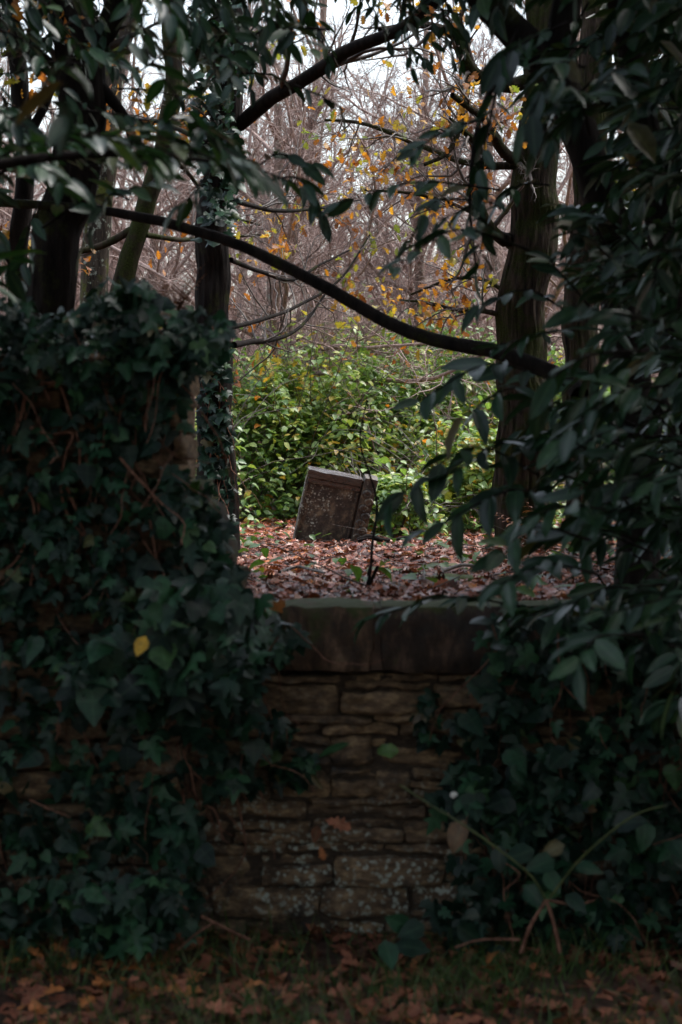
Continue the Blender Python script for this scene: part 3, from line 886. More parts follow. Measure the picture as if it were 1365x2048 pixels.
# ------------------------------------------------------------------ bare wood behind
def scrub_proto():
    t = thing('bare_shrub', '', 'bare shrub', (0, 0, 0), 'leafless scrub behind the bramble bank')
    k = 16
    th = RNG.uniform(0, 6.28, k)
    P0 = np.stack([0.5 * np.cos(th), 0.5 * np.sin(th), np.full(k, -0.1)], -1)
    D = np.stack([np.cos(th) * 0.55, np.sin(th) * 0.55, np.full(k, 1.3)], -1) + RNG.normal(0, 0.15, (k, 3))
    g = G()
    p, r = grow(P0, D, RNG.uniform(3.0, 5.6, k), RNG.uniform(0.016, 0.032, k), 14, 0.1, 0.02)
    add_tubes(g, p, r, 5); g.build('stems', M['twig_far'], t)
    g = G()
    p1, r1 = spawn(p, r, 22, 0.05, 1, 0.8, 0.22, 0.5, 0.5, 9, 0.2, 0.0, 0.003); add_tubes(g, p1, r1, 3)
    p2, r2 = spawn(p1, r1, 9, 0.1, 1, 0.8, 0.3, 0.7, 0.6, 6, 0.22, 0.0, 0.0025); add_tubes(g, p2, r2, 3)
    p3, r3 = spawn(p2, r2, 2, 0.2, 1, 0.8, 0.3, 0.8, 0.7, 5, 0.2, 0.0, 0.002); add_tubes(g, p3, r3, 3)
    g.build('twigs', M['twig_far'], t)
    return t

def bare_tree_proto(h, r):
    t = thing('bare_tree', '', 'bare tree', (0, 0, 0), 'bare trees of the far wood')
    g = G()
    P = np.array([[0, 0, -0.2], [0.1, 0, h * 0.25], [-0.15, 0.1, h * 0.5], [0.1, 0.1, h * 0.75], [0.2, 0, h]])
    tp, tr = limb(g, P, r, r * 0.25, 24, 8, 0.06, 3, 0.3)
    g.build('trunk', M['bark_far'], t)
    g = G()
    p1, r1 = spawn(tp, tr, 26, 0.18, 1, 0.85, 0.22, 0.5, 0.5, 12, 0.13, 0.05, 0.01); add_tubes(g, p1, r1, 5)
    p2, r2 = spawn(p1, r1, 9, 0.15, 1, 0.75, 0.25, 0.55, 0.5, 8, 0.18, 0.02, 0.004); add_tubes(g, p2, r2, 4)
    p3, r3 = spawn(p2, r2, 7, 0.1, 1, 0.75, 0.25, 0.6, 0.55, 6, 0.2, 0.0, 0.003); add_tubes(g, p3, r3, 3)
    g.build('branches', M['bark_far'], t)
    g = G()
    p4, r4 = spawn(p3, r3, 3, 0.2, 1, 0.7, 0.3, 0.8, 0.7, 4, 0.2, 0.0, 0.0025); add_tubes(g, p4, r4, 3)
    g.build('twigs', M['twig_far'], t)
    return t

scr = [scrub_proto(), scrub_proto()]
spots = [(1.2, 26.5, 'nearest reddish scrub left of the stout oak'), (-0.4, 25.0, 'nearest reddish scrub rising straight out of the brambles'), (2.9, 25.5, 'reddish scrub seen between the two oak trunks'), (-2.6, 29.5, 'leafless scrub between the ivy clad and the leaning tree'), (1.0, 32.5, 'far leafless scrub above the right part of the brambles'), (-1.5, 38, 'remote leafless scrub in front of the far wood'), (-3.6, 27, 'leafless reddish scrub behind the leaning mossy tree'), (-1.6, 26, 'leafless reddish scrub just right of the ivy clad trunk'), (0.4, 29, 'pinkish leafless scrub directly above the headstone'),
         (2.2, 28, 'leafless scrub behind the golden oak boughs'), (-5.0, 31, 'leafless scrub at the far left of the wood'), (-0.6, 33, 'far leafless scrub at the middle of the thicket'),
         (4.0, 31, 'leafless scrub behind the two oaks'), (2.0, 36, 'farthest leafless scrub right of the middle of the thicket'), (-2.8, 35, 'farthest leafless scrub left of the middle of the thicket'), (6.0, 34, 'leafless scrub glimpsed through the laurel at far right')]
for i, (x, y, lab) in enumerate(spots):
    s_ = scr[i % 2]; loc = (x, y, float(gz(x, y)))
    if i < 2:
        s_.location = loc; s_.rotation_euler = (0, 0, i * 1.3); s_.scale = (0.75,) * 3; s_['label'] = lab
    else:
        copy_thing(s_, loc, i * 2.1, (0.9 + 0.25 * RNG.random()) * (0.72 if -1.9 < x < 2.4 else 1.0), lab)
bts = [bare_tree_proto(11, 0.13), bare_tree_proto(13, 0.17)]
spots = [(-0.4, 34, 'pale bare tree in the bright gap above the headstone'), (-4.2, 37, 'bare grey tree behind the leaning mossy tree'), (1.6, 41, 'bare tree in the bright gap left of the oak boughs'),
         (4.6, 38, 'bare tree behind the top of the stout oak'), (-7.5, 42, 'bare tree at the far left of the wood'), (7.5, 44, 'bare tree at the far right of the wood'), (-2.0, 48, 'distant bare tree left of the bright gap')]
for i, (x, y, lab) in enumerate(spots):
    s_ = bts[i % 2]; loc = (x, y, float(gz(x, y)))
    if i < 2:
        s_.location = loc; s_.rotation_euler = (0, 0, i * 1.3); s_['label'] = lab
    else:
        copy_thing(s_, loc, i * 2.6, 0.9 + 0.3 * RNG.random(), lab)

def thorn_proto():
    t = thing('thorn_tree', '', 'thorn tree', (0, 0, 0), 'spreading leafless thorn trees above the brambles')
    g = G()
    tp, tr = limb(g, np.array([[0, 0, -0.2], [0.1, 0, 0.8], [0.0, 0.1, 1.8], [0.15, 0, 3.0], [0.1, 0, 4.2]]), 0.09, 0.04, 20, 8, 0.08, 3, 0.3)
    g.build('trunk', M['bark_far'], t)
    g = G()
    p, r = spawn(tp, tr, 22, 0.25, 1, 1.0, 0.55, 1.0, 0.55, 14, 0.13, 0.05, 0.014, 0.3); add_tubes(g, p, r, 5); g.build('branches', M['twig_mid'], t)
    g = G()
    p1, r1 = spawn(p, r, 13, 0.1, 1, 0.85, 0.25, 0.55, 0.5, 10, 0.2, 0.01, 0.005); add_tubes(g, p1, r1, 4)
    p2, r2 = spawn(p1, r1, 9, 0.08, 1, 0.85, 0.3, 0.65, 0.55, 7, 0.24, 0.0, 0.0036); add_tubes(g, p2, r2, 3)
    p3, r3 = spawn(p2, r2, 3, 0.15, 1, 0.85, 0.3, 0.8, 0.7, 5, 0.25, 0.0, 0.003); add_tubes(g, p3, r3, 3)
    g.build('crown', M['twig_mid'], t)
    return t
th = thorn_proto()
for i, (x, y, lab) in enumerate([(-2.4, 24.0, 'spreading thorn tree between the leaning tree and the ivy clad trunk'), (-0.7, 22.5, 'spreading thorn tree reaching right from behind the left brambles'), (1.9, 23.5, 'spreading thorn tree standing behind the oak and its gold leaves'), (0.9, 25.0, 'spreading thorn tree whose fine twigs lace the bright gap above the brambles'), (-1.5, 27.5, 'spreading thorn tree behind the slim ivy clad trunk'),
        (2.6, 29.0, 'spreading thorn tree behind the golden oak boughs'), (-4.2, 26.0, 'spreading thorn tree behind the mossy leaning tree'), (0.2, 31.5, 'farther spreading thorn tree in the middle of the wood')]):
    loc = (x, y, float(gz(x, y)))
    if i == 0:
        th.location = loc; th['label'] = lab
    else:
        copy_thing(th, loc, i * 1.7, 0.95 + 0.25 * RNG.random(), lab)

def far_wood():
    n = 480
    X = RNG.uniform(-22, 22, n); Y = RNG.uniform(46, 85, n)
    P0 = np.stack([X, Y, gz(X, Y) - 0.1], -1)
    D = RNG.normal(0, 0.12, (n, 3)) + np.array([0, 0, 1])
    g = G()
    p, r = grow(P0, D, RNG.uniform(3, 6.5, n), RNG.uniform(0.02, 0.05, n), 10, 0.06, 0.03); add_tubes(g, p, r, 4)
    p1, r1 = spawn(p, r, 22, 0.1, 1, 0.8, 0.15, 0.4, 0.4, 6, 0.2, 0.03, 0.006); add_tubes(g, p1, r1, 3)
    p2, r2 = spawn(p1, r1, 3, 0.2, 1, 0.7, 0.4, 0.8, 0.6, 4, 0.2, 0.0, 0.005); add_tubes(g, p2, r2, 3)
    tag(g.build('distant_wood', M['twig_far']), 'haze-toned mass of leafless pinkish trees far behind the scrub', 'wood', kind='stuff')
far_wood()

# ------------------------------------------------------------------ cherry laurel
UP = np.array([0, 0, 1.0])
def sprays(gl, gt, items, tpl=LAUREL):
    for base, tip, n, size in items:
        base, tip = np.asarray(base, float), np.asarray(tip, float)
        L = np.linalg.norm(tip - base)
        mid = (base + tip) / 2 + UP * L * 0.12 + RNG.normal(0, 0.02, 3)
        pts = catmull([base, mid, tip], 9)
        V, Fc = tubes(pts[None], np.linspace(0.005, 0.0018, 9)[None], 4)
        gt.add(V, Fc, RNG.random())
        t = np.linspace(0.18, 1.0, n)
        u = t * 8; i = np.minimum(u.astype(int), 7); f = (u - i)[:, None]
        P = pts[i] * (1 - f) + pts[i + 1] * f
        T = nrm(pts[i + 1] - pts[i])
        side = nrm(np.cross(T, UP))
        sg = np.where(np.arange(n) % 2 == 0, 1.0, -1.0)[:, None]
        sp_ = (0.9 * (1 - 0.75 * t ** 3))[:, None]
        A = T * 0.75 + side * sg * sp_ + np.array([0, 0, -0.08 - 0.5 * RNG.random() ** 2]) + RNG.normal(0, 0.22, (n, 3))
        N = (UP * 0.75 + np.array([-0.1, -0.5, 0]) if RNG.random() < 0.45 else UP * 1.2 + np.array([0, 0.16, 0])) + 0.25 * side * -sg + RNG.normal(0, 0.35, (n, 3))
        leaves(gl, tpl, P, A, N, 0.95 * size * RNG.uniform(0.7, 1.15, n))

def screen_sprays(poly, n, d0, d1, dirv, L0, L1, k0, k1, size, clump=0.0, f=0.01, seed=0):
    px = sample_poly(poly, n, clump, f, seed)
    out = []
    for a, b in px:
        d = RNG.uniform(d0, d1)
        tip = at(a, b, d)
        v = nrm(np.array(dirv) + RNG.normal(0, 0.35, 3))
        L = RNG.uniform(L0, L1)
        out.append((tip - v * L, tip, int(RNG.integers(k0, k1)), size * RNG.uniform(0.85, 1.15)))
    return out

def laurel(name, label, stems, items, group=None, over=None):
    foot = np.array(stems[0][0][0]); foot[2] = float(gz(foot[0], foot[1]))
    t = thing('laurel_shrub' if name is None else name, label, 'laurel shrub', foot, group)
    for P, a, b in stems:
        g = G(); limb(g, P, a, b, 26, 10, 0.06, RNG.integers(0, 40), 0.1); g.build('stem', M['bark_dark'], t)
    gl, gt = G(), G()
    sprays(gl, gt, items)
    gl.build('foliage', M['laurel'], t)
    gt.build('crown', M['bark_dark'], t)
    if over is not None:
        g = G()
        P, A, N, s_ = over
        leaves(g, LAUREL_S, P, A, N, s_)
        g.build('unseen_shade_leaves', M['laurel'], t)  # added leaf mass, nearly all out of frame, darkens the foreground
    return t

def cloud(lo, hi, n, smin, smax, f=1.1, thr=0.0, seed=0):
    P = np.array(lo) + (np.array(hi) - np.array(lo)) * RNG.random((n, 3))
    v = snoise(P, f, seed)
    P = P[v > thr - 0.35]
    px = 682.5 + F * P[:, 0] / np.maximum(P[:, 1], 0.3); py = 975 - F * (P[:, 2] - EYE) / np.maximum(P[:, 1], 0.3)
    P = P[~((P[:, 0] > -0.75) & (P[:, 0] < 0.3) & (P[:, 1] > 4.6) & (P[:, 1] < 6.9))]      # gap left in the added shade leaves, lets light onto the bare stones
    px = 682.5 + F * P[:, 0] / np.maximum(P[:, 1], 0.3); py = 975 - F * (P[:, 2] - EYE) / np.maximum(P[:, 1], 0.3)
    P = P[(P[:, 1] < 0.3) | (py < -60) | (px > 1230) | (px < -60)]
    m = len(P)
    th = RNG.uniform(0, 6.28, m)
    A = np.stack([np.cos(th), np.sin(th), RNG.normal(-0.35, 0.3, m)], -1)
    N = np.stack([RNG.normal(0, 0.45, m), RNG.normal(0, 0.45, m), np.ones(m)], -1)
    return P, A, N, RNG.uniform(smin, smax, m)

def joinc(*cs):
    return tuple(np.concatenate([c[i] for c in cs]) for i in range(4))

# right hand shrub: leaning dark stem, long bough across the view, near sprays
it = []
def S_(b, t_, d0, d1, n, s=0.125):
    it.append((at(*b, d0), at(*t_, d1), n, s))
S_((1130, 770), (840, 800), 6.3, 5.9, 11, 0.15); S_((1110, 820), (930, 830), 6.2, 5.9, 9, 0.14); S_((1080, 950), (785, 1000), 6.2, 5.8, 12, 0.15)
S_((1100, 900), (900, 950), 6.2, 5.9, 9, 0.14); S_((1040, 1212), (735, 1240), 6.3, 6.0, 12, 0.14); S_((1120, 1010), (860, 1060), 6.1, 5.8, 10, 0.15)
S_((1060, 500), (790, 535), 6.0, 5.6, 10); S_((1000, 380), (680, 405), 6.5, 6.2, 10, 0.11); S_((1010, 420), (880, 440), 6.8, 6.6, 8, 0.11)
S_((1000, 150), (945, 420), 6.6, 6.5, 14, 0.11); S_((945, 390), (955, 540), 6.5, 6.5, 9, 0.11); S_((960, 240), (830, 300), 6.6, 6.4, 9, 0.11)
S_((940, 400), (820, 480), 6.6, 6.4, 9, 0.11); S_((1290, 1270), (1160, 1330), 5.0, 4.8, 8, 0.13); S_((1340, 1290), (1350, 1380), 5, 4.9, 6, 0.13)
S_((1130, 620), (960, 610), 7, 6.8, 9, 0.11); S_((1150, 660), (1000, 690), 6.2, 6, 9); S_((1100, 370), (1000, 400), 7.5, 7.4, 9, 0.11)
S_((1320, 1185), (1130, 1215), 6.2, 6.0, 11, 0.14); S_((1250, 1195), (1060, 1230), 6.2, 6.0, 10, 0.14); S_((1420, 1190), (1250, 1210), 6.1, 5.9, 10, 0.14); S_((1200, 1150), (1000, 1170), 5.4, 5.1, 11); S_((1180, 1080), (990, 1110), 5.4, 5.2, 11); S_((1210, 1020), (1040, 1040), 5.3, 5.1, 10)
it += screen_sprays([(1130, 330), (1400, 250), (1480, 1350), (1250, 1370), (1060, 1180), (1020, 1000), (1060, 720), (1090, 480)], 75, 4.9, 7.6, (-1, -0.25, -0.1), 0.18, 0.4, 7, 12, 0.12)
it += screen_sprays([(1080, 430), (1240, 400), (1220, 620), (1090, 640)], 22, 6, 8, (-0.9, -0.3, 0.1), 0.18, 0.35, 7, 11, 0.11)
it += screen_sprays([(1060, 640), (1250, 640), (1250, 1150), (1080, 1120)], 34, 5.2, 7, (-1, -0.35, -0.05), 0.2, 0.4, 8, 12, 0.125)
it += screen_sprays([(940, -60), (1420, -60), (1420, 330), (1060, 300), (980, 120)], 46, 5.2, 8.4, (-0.7, -0.3, -0.5), 0.2, 0.4, 7, 12, 0.12)
it += screen_sprays([(1240, 200), (1500, 200), (1500, 1500), (1260, 1400)], 130, 5.5, 9.5, (-0.8, -0.3, -0.3), 0.2, 0.4, 7, 12, 0.125)
shade_r = joinc(cloud((0.6, 5.2, 2.6), (4.2, 11.5, 5.4), 11000, 0.14, 0.24, 1.3, 0.05, 4), cloud((0.9, -4, 0), (5, -2.5, 4.2), 4500, 0.15, 0.24, 1.2, -0.1, 7), cloud((2.1, 3.0, 0.0), (3.8, 6.3, 3.2), 6000, 0.14, 0.22, 1.3, 0.0, 6))  # added canopy, side screen and hedge behind the camera, for shade only
hole = [(950, 560), (1135, 520), (1140, 790), (1000, 760), (950, 700)]
def tip_px(p): return (682.5 + F * p[0] / p[1], 975 - F * (p[2] - EYE) / p[1])
it = [a for q, a in enumerate(it) if q < 24 or not in_poly(np.array([tip_px(a[1])]), hole)[0]]
laurel('laurel_shrub', 'big dark cherry laurel overhanging the right end of the wall', [
    (path([(1275, 1230), (1275, 1000), (1262, 760), (1230, 520), (1185, 340), (1125, 180), (1060, 90), (960, -20), (900, -120)], 7.6), 0.085, 0.06),
    (path([(1400, 1230), (1370, 900), (1330, 500), (1290, 250), (1240, 0), (1200, -150)], 7.9), 0.07, 0.05),
    (path([(1160, 790), (1115, 750), (1000, 704), (900, 688), (760, 640), (610, 552), (455, 482), (300, 437), (165, 416), (-20, 405)], np.linspace(7.7, 9.0, 10)), 0.034, 0.019),
    (path([(1125, 180), (1130, 60), (1150, -60), (1170, -160)], 7.6), 0.06, 0.05),
    (path([(1040, 60), (1005, 135), (965, 225), (945, 330), (940, 420), (952, 530)], 6.8), 0.014, 0.004),
    (path([(1280, 1000), (1320, 800), (1390, 600)], 7.7), 0.05, 0.03)], it, over=shade_r)

t = thing('added_evergreen', 'dense evergreen added at the right edge to block light behind the laurel', 'added evergreen', (3.2, 12.0, float(gz(3.2, 12.0))))  # added to keep back light off the laurel
g = G()
limb(g, [(3.2, 12.0, 0.9), (3.1, 12.1, 2.5), (3.3, 12.0, 4.5), (3.2, 11.9, 6.0)], 0.12, 0.05, 20, 10, 0.06, 3); g.build('trunk', M['bark_dark'], t)
g = G(); P, A, N, s_ = joinc(cloud((1.9, 9.0, 1.0), (5.2, 14.5, 6.2), 16000, 0.12, 0.2, 1.2, -0.1, 12))
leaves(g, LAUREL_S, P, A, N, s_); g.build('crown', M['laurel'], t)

# left hand laurel, its sprays hanging in from the top left
it = []
S_((-40, 330), (330, 315), 5.0, 4.7, 15, 0.125); S_((150, 300), (480, 320), 5.2, 5.0, 14, 0.125); S_((280, 330), (510, 350), 5.4, 5.2, 10); S_((380, 300), (500, 340), 5.4, 5.3, 8)
S_((150, 90), (130, 230), 3.9, 3.85, 5, 0.12); S_((420, 330), (600, 370), 6.2, 6.1, 9, 0.11); S_((540, 360), (650, 440), 6.6, 6.5, 9, 0.11); S_((260, 400), (170, 480), 6, 6, 6, 0.11); S_((420, 340), (360, 410), 5.6, 5.6, 6, 0.12)
S_((590, 170), (690, 220), 6.8, 6.8, 7, 0.11); S_((660, 60), (560, 90), 6.5, 6.5, 8, 0.11); S_((520, 330), (620, 330), 6.8, 6.8, 8, 0.11)
it += screen_sprays([(-80, -60), (480, -60), (470, 110), (300, 150), (170, 200), (60, 330), (-80, 420)], 44, 5.4, 8.4, (0.6, -0.2, -0.35), 0.15, 0.32, 6, 11, 0.088, 0.6, 0.012, 3)
it += screen_sprays([(440, -60), (760, -60), (700, 60), (560, 130), (470, 240), (420, 200)], 34, 6.2, 8.5, (0.4, -0.2, -0.6), 0.12, 0.28, 5, 9, 0.10, 0.5, 0.012, 5)
it += screen_sprays([(-80, 270), (480, 280), (500, 360), (200, 380), (-80, 440)], 20, 5.0, 6.4, (0.9, -0.2, -0.05), 0.18, 0.36, 7, 11, 0.11)
it += screen_sprays([(-120, 250), (80, 250), (50, 560), (-120, 600)], 30, 5.4, 8, (0.6, -0.2, -0.3), 0.18, 0.34, 7, 11, 0.105)
it += screen_sprays([(-40, -60), (930, -60), (880, 40), (700, 150), (480, 260), (100, 280)], 40, 7.4, 9.8, (0.5, -0.2, -0.5), 0.14, 0.3, 6, 9, 0.085, 0.7, 0.011, 2)
it += screen_sprays([(560, -60), (990, -60), (930, 150), (840, 170), (760, 70), (600, 60)], 24, 7.2, 9.2, (0.2, -0.2, -0.8), 0.12, 0.28, 6, 9, 0.085, 0.4, 0.012, 4)
it += screen_sprays([(120, 60), (420, 60), (420, 280), (150, 280)], 7, 6, 8, (0.6, -0.2, -0.4), 0.14, 0.28, 5, 8, 0.095)
shade_l = joinc(cloud((-4.2, -2.5, 2.75), (1.2, 6.0, 4.6), 10500, 0.16, 0.25, 1.1, 0.05, 2), cloud((0.8, -2.5, 2.75), (4.0, 5.4, 4.6), 10500, 0.16, 0.25, 1.1, 0.05, 9),
               cloud((-3.6, 3.0, 0.0), (-2.3, 6.2, 3.0), 2500, 0.15, 0.22, 1.3, 0.0, 3), cloud((-3.4, 6.0, 3.0), (1.3, 10.5, 5.6), 11000, 0.15, 0.24, 1.2, 0.0, 8), cloud((-5, -4, 0), (-0.9, -2.5, 4.2), 4500, 0.15, 0.24, 1.2, -0.1, 5))  # added unseen leaf roof, side screen and rear hedge that shade the foreground
laurel('laurel_shrub', 'cherry laurel reaching in from the top left over the ivy pier', [
    (path([(-420, 1700), (-380, 1000), (-300, 500), (-180, 200), (-60, -100)], 5.6), 0.07, 0.04),
    (path([(-340, 620), (-150, 400), (0, 330), (200, 306), (420, 322)], 5.2), 0.025, 0.006)], it, over=shade_l)

# ------------------------------------------------------------------ ivy
def ivy_leaves(g, poly, n, d, dj, smin, smax, clump=0.6, f=0.016, seed=1, face=(-0.05, -1.0, 0.55)):
    px = sample_poly(poly, n, clump, f, seed)
    P = ats(px, d - RNG.random(n) * dj)
    A = np.stack([RNG.normal(0, 0.6, n), RNG.normal(-0.35, 0.35, n), RNG.normal(-0.65, 0.45, n)], -1)
    N = np.array(face) + RNG.normal(0, 0.5, (n, 3))
    h = int(n * 0.72)
    sz = RNG.uniform(smin, smax, n)
    leaves(g, IVY, P[:h], A[:h], N[:h], sz[:h], wx=RNG.uniform(0.8, 1.1, h)); leaves(g, IVY_B, P[h:], A[h:], N[h:], sz[h:])
    # petioles
    B = P + np.stack([RNG.normal(0, 0.02, n), RNG.uniform(0.02, 0.06, n), RNG.uniform(0.0, 0.05, n)], -1)
    return P, B

def ivy(label, foot, patches, stems, cat='ivy', name='ivy', tails=(), petioles=True):
    t = thing(name, label, cat, foot)
    g = G()
    for a in patches:
        P, B = ivy_leaves(g, **a)
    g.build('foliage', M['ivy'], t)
    vg = G()
    for a in patches[:1]:
        pa = np.array(a['poly'], float); ar = np.ptp(pa[:, 0]) * np.ptp(pa[:, 1])
        px = sample_poly(a['poly'], int(min(120, ar / 4200 + 4))); k = len(px)
        p, r = grow(ats(px, a['d'] - 0.03 - 0.6 * a['dj'] * RNG.random(k)), np.stack([RNG.normal(0, 0.5, k), RNG.normal(0, 0.1, k), -np.ones(k)], -1), RNG.uniform(0.15, 0.55, k), RNG.uniform(0.0015, 0.0035, k), 14, 0.22, -0.05, 0.4)
        p[:, :, 1] = np.minimum(p[:, :, 1], a['d'] - 0.01)
        add_tubes(vg, p, r, 4)
    vg.build('vines', M['vine'], t)
    for P, a, b in stems:
        g = G(); limb(g, P, a * 0.8, b * 0.8, max(10, 6 * len(P)), 6, 0.1, RNG.integers(0, 40)); g.build('stem', M['vine'], t)
    return t

DP = 6.3
vs = []
def vine(pts, d=6.22, a=0.0065, b=0.0045):
    vs.append((path(pts, d), a, b))
vine([(98, 690), (80, 760), (118, 770), (140, 830), (158, 890), (160, 948)]); vine([(60, 855), (95, 868), (145, 868), (130, 910), (122, 985), (140, 1040), (168, 1072)])
vine([(50, 790), (40, 840), (10, 915)]); vine([(20, 960), (55, 980), (68, 1030), (40, 1110), (0, 1150)]); vine([(75, 965), (78, 1060), (60, 1180)], a=0.006)
vine([(240, 915), (275, 955), (326, 1010)], 6.1, 0.006, 0.004); vine([(130, 965), (150, 1020), (170, 1070)]); vine([(100, 800), (85, 770), (70, 720)]); vine([(345, 985), (372, 990), (375, 1020)], 6.3, 0.004, 0.003)
vine([(250, 780), (240, 830), (235, 870)], a=0.004, b=0.003); vine([(210, 690), (215, 800), (205, 900)], a=0.004, b=0.003); vine([(300, 1040), (310, 1130), (300, 1230)], a=0.004, b=0.003)
ivy('dense dark ivy covering the face and top of the tall pier', at(150, 1900, DP), [
    dict(poly=[(-300, 650), (40, 628), (100, 660), (160, 618), (230, 655), (300, 606), (350, 655), (420, 640), (440, 660), (380, 760), (365, 990), (420, 1010), (450, 1130), (420, 1200), (-300, 1250)], n=1500, d=6.36, dj=0.2, smin=0.03, smax=0.08, clump=0.85, f=0.014, seed=2),
    dict(poly=[(-200, 600), (40, 590), (90, 622), (150, 600), (205, 562), (245, 590), (290, 556), (335, 612), (395, 600), (440, 630), (468, 655), (460, 720), (380, 740), (-200, 700)], n=430, d=6.5, dj=0.4, smin=0.03, smax=0.08, clump=0.3, f=0.03, seed=4, face=(0, -0.7, 0.9)),
    dict(poly=[(350, 960), (440, 985), (470, 1160), (370, 1180)], n=110, d=6.48, dj=0.1, smin=0.03, smax=0.07, clump=0.3, f=0.03, seed=4),
    dict(poly=[(240, 560), (300, 570), (330, 700), (250, 740)], n=60, d=6.3, dj=0.2, smin=0.05, smax=0.09, clump=0, seed=4)], vs)

vs = []
vine([(365, 1580), (372, 1640), (355, 1730), (352, 1808)], 6.3, 0.0055, 0.005); vine([(380, 1530), (395, 1600), (430, 1620), (448, 1680)], 6.3, 0.0055, 0.004)
vine([(462, 1550), (485, 1640), (492, 1700), (465, 1750), (410, 1800)], 6.45, 0.0045, 0.003); vine([(352, 1808), (430, 1845), (500, 1880)], 6.1, 0.007, 0.006); vine([(430, 1845), (390, 1870), (355, 1900)], 6.05, 0.005, 0.004)
vine([(115, 1395), (118, 1440), (100, 1510)], 6.2, 0.005, 0.004); vine([(122, 1400), (120, 1460), (95, 1515)], 6.18, 0.004, 0.003); vine([(345, 1400), (352, 1470), (360, 1530)], 6.35, 0.005, 0.004)
vine([(60, 1600), (140, 1635)], 6.0, 0.004, 0.003); vine([(520, 1580), (545, 1680), (550, 1720)], 6.5, 0.003, 0.002); vine([(250, 1540), (262, 1600), (255, 1660)], 6.3, 0.003, 0.002)
lo_ivy = ivy('bushy ivy spilling over the left half of the low wall', at(300, 1900, 6.3), [
    dict(poly=[(-300, 1180), (440, 1150), (540, 1200), (600, 1260), (560, 1350), (560, 1440), (480, 1560), (400, 1640), (370, 1800), (340, 1900), (-300, 1900)], n=1700, d=6.5, dj=0.34, smin=0.035, smax=0.09, clump=0.9, f=0.013, seed=7),
    dict(poly=[(300, 1160), (440, 1150), (500, 1200), (520, 1300), (460, 1400), (330, 1400), (130, 1380), (160, 1270), (290, 1260)], n=150, d=6.25, dj=0.45, smin=0.06, smax=0.115, clump=0.2, seed=3, face=(0, -0.8, 0.9)),
    dict(poly=[(150, 1770), (340, 1730), (400, 1800), (400, 1880), (180, 1890)], n=130, d=6.2, dj=0.3, smin=0.05, smax=0.09, clump=0.2, seed=9, face=(0, -0.6, 1)),
    dict(poly=[(560, 1440), (640, 1500), (620, 1570), (500, 1580)], n=36, d=6.56, dj=0.05, smin=0.05, smax=0.08, clump=0, seed=3),
    dict(poly=[(340, 1660), (400, 1650), (400, 1740), (330, 1740)], n=14, d=6.2, dj=0.1, smin=0.06, smax=0.09, clump=0, seed=3)], vs)
g = G(); p0 = at(292, 1272, 5.72)
leaves(g, OVATE, np.array([p0]), np.array([[-0.35, -0.3, -0.75]]), np.array([[-0.1, -1, 0.5]]), 0.065)
g.build('yellow_leaf', M['yellow'], lo_ivy)

vs = []
vine([(950, 1570), (935, 1660), (930, 1740)], 6.4, 0.004, 0.003); vine([(1000, 1720), (1040, 1750), (1010, 1780)], 6.2, 0.003, 0.003); vine([(880, 1420), (865, 1455), (860, 1480)], 6.5, 0.003, 0.002); vine([(920, 1480), (970, 1440), (1010, 1400)], 6.45, 0.003, 0.002)
vine([(1020, 1330), (1000, 1290), (985, 1250)], 6.4, 0.004, 0.003); vine([(1060, 1500), (1075, 1610), (1060, 1700)], 6.4, 0.004, 0.003)
ivy('ivy hanging down the right half of the low wall', at(1100, 1900, 6.3), [
    dict(poly=[(1010, 1250), (1600, 1200), (1600, 1900), (900, 1900), (860, 1800), (900, 1700), (860, 1600), (930, 1500), (900, 1420), (960, 1340)], n=1300, d=6.55, dj=0.28, smin=0.045, smax=0.09, clump=0.9, f=0.014, seed=5),
    dict(poly=[(1000, 1500), (1180, 1480), (1200, 1620), (1050, 1650), (900, 1600)], n=90, d=6.35, dj=0.15, smin=0.06, smax=0.095, clump=0.2, seed=5),
    dict(poly=[(975, 1205), (1600, 1200), (1600, 1360), (1010, 1360), (960, 1290)], n=260, d=6.52, dj=0.1, smin=0.04, smax=0.08, clump=0.3, f=0.02, seed=5),
    dict(poly=[(815, 1390), (870, 1380), (900, 1480), (840, 1500)], n=16, d=6.56, dj=0.04, smin=0.05, smax=0.085, clump=0, seed=5)], vs)

ivy('ivy climbing the slim upright trunk left of the clearing', at(430, 1130, 11.9), [
    dict(poly=[(405, 700), (455, 690), (462, 900), (465, 1130), (395, 1130), (400, 900)], n=230, d=11.88, dj=0.06, smin=0.05, smax=0.085, clump=0.4, f=0.03, seed=5),
    dict(poly=[(395, 200), (470, 200), (490, 330), (460, 480), (400, 480)], n=150, d=11.9, dj=0.3, smin=0.05, smax=0.09, clump=0.3, f=0.02, seed=2),
    dict(poly=[(380, 0), (500, 0), (500, 200), (390, 220)], n=130, d=11.9, dj=0.3, smin=0.05, smax=0.09, clump=0.3, f=0.02, seed=8)],
    [(path([(430, 1120), (418, 950), (440, 800), (425, 650)], 11.88), 0.01, 0.006)])

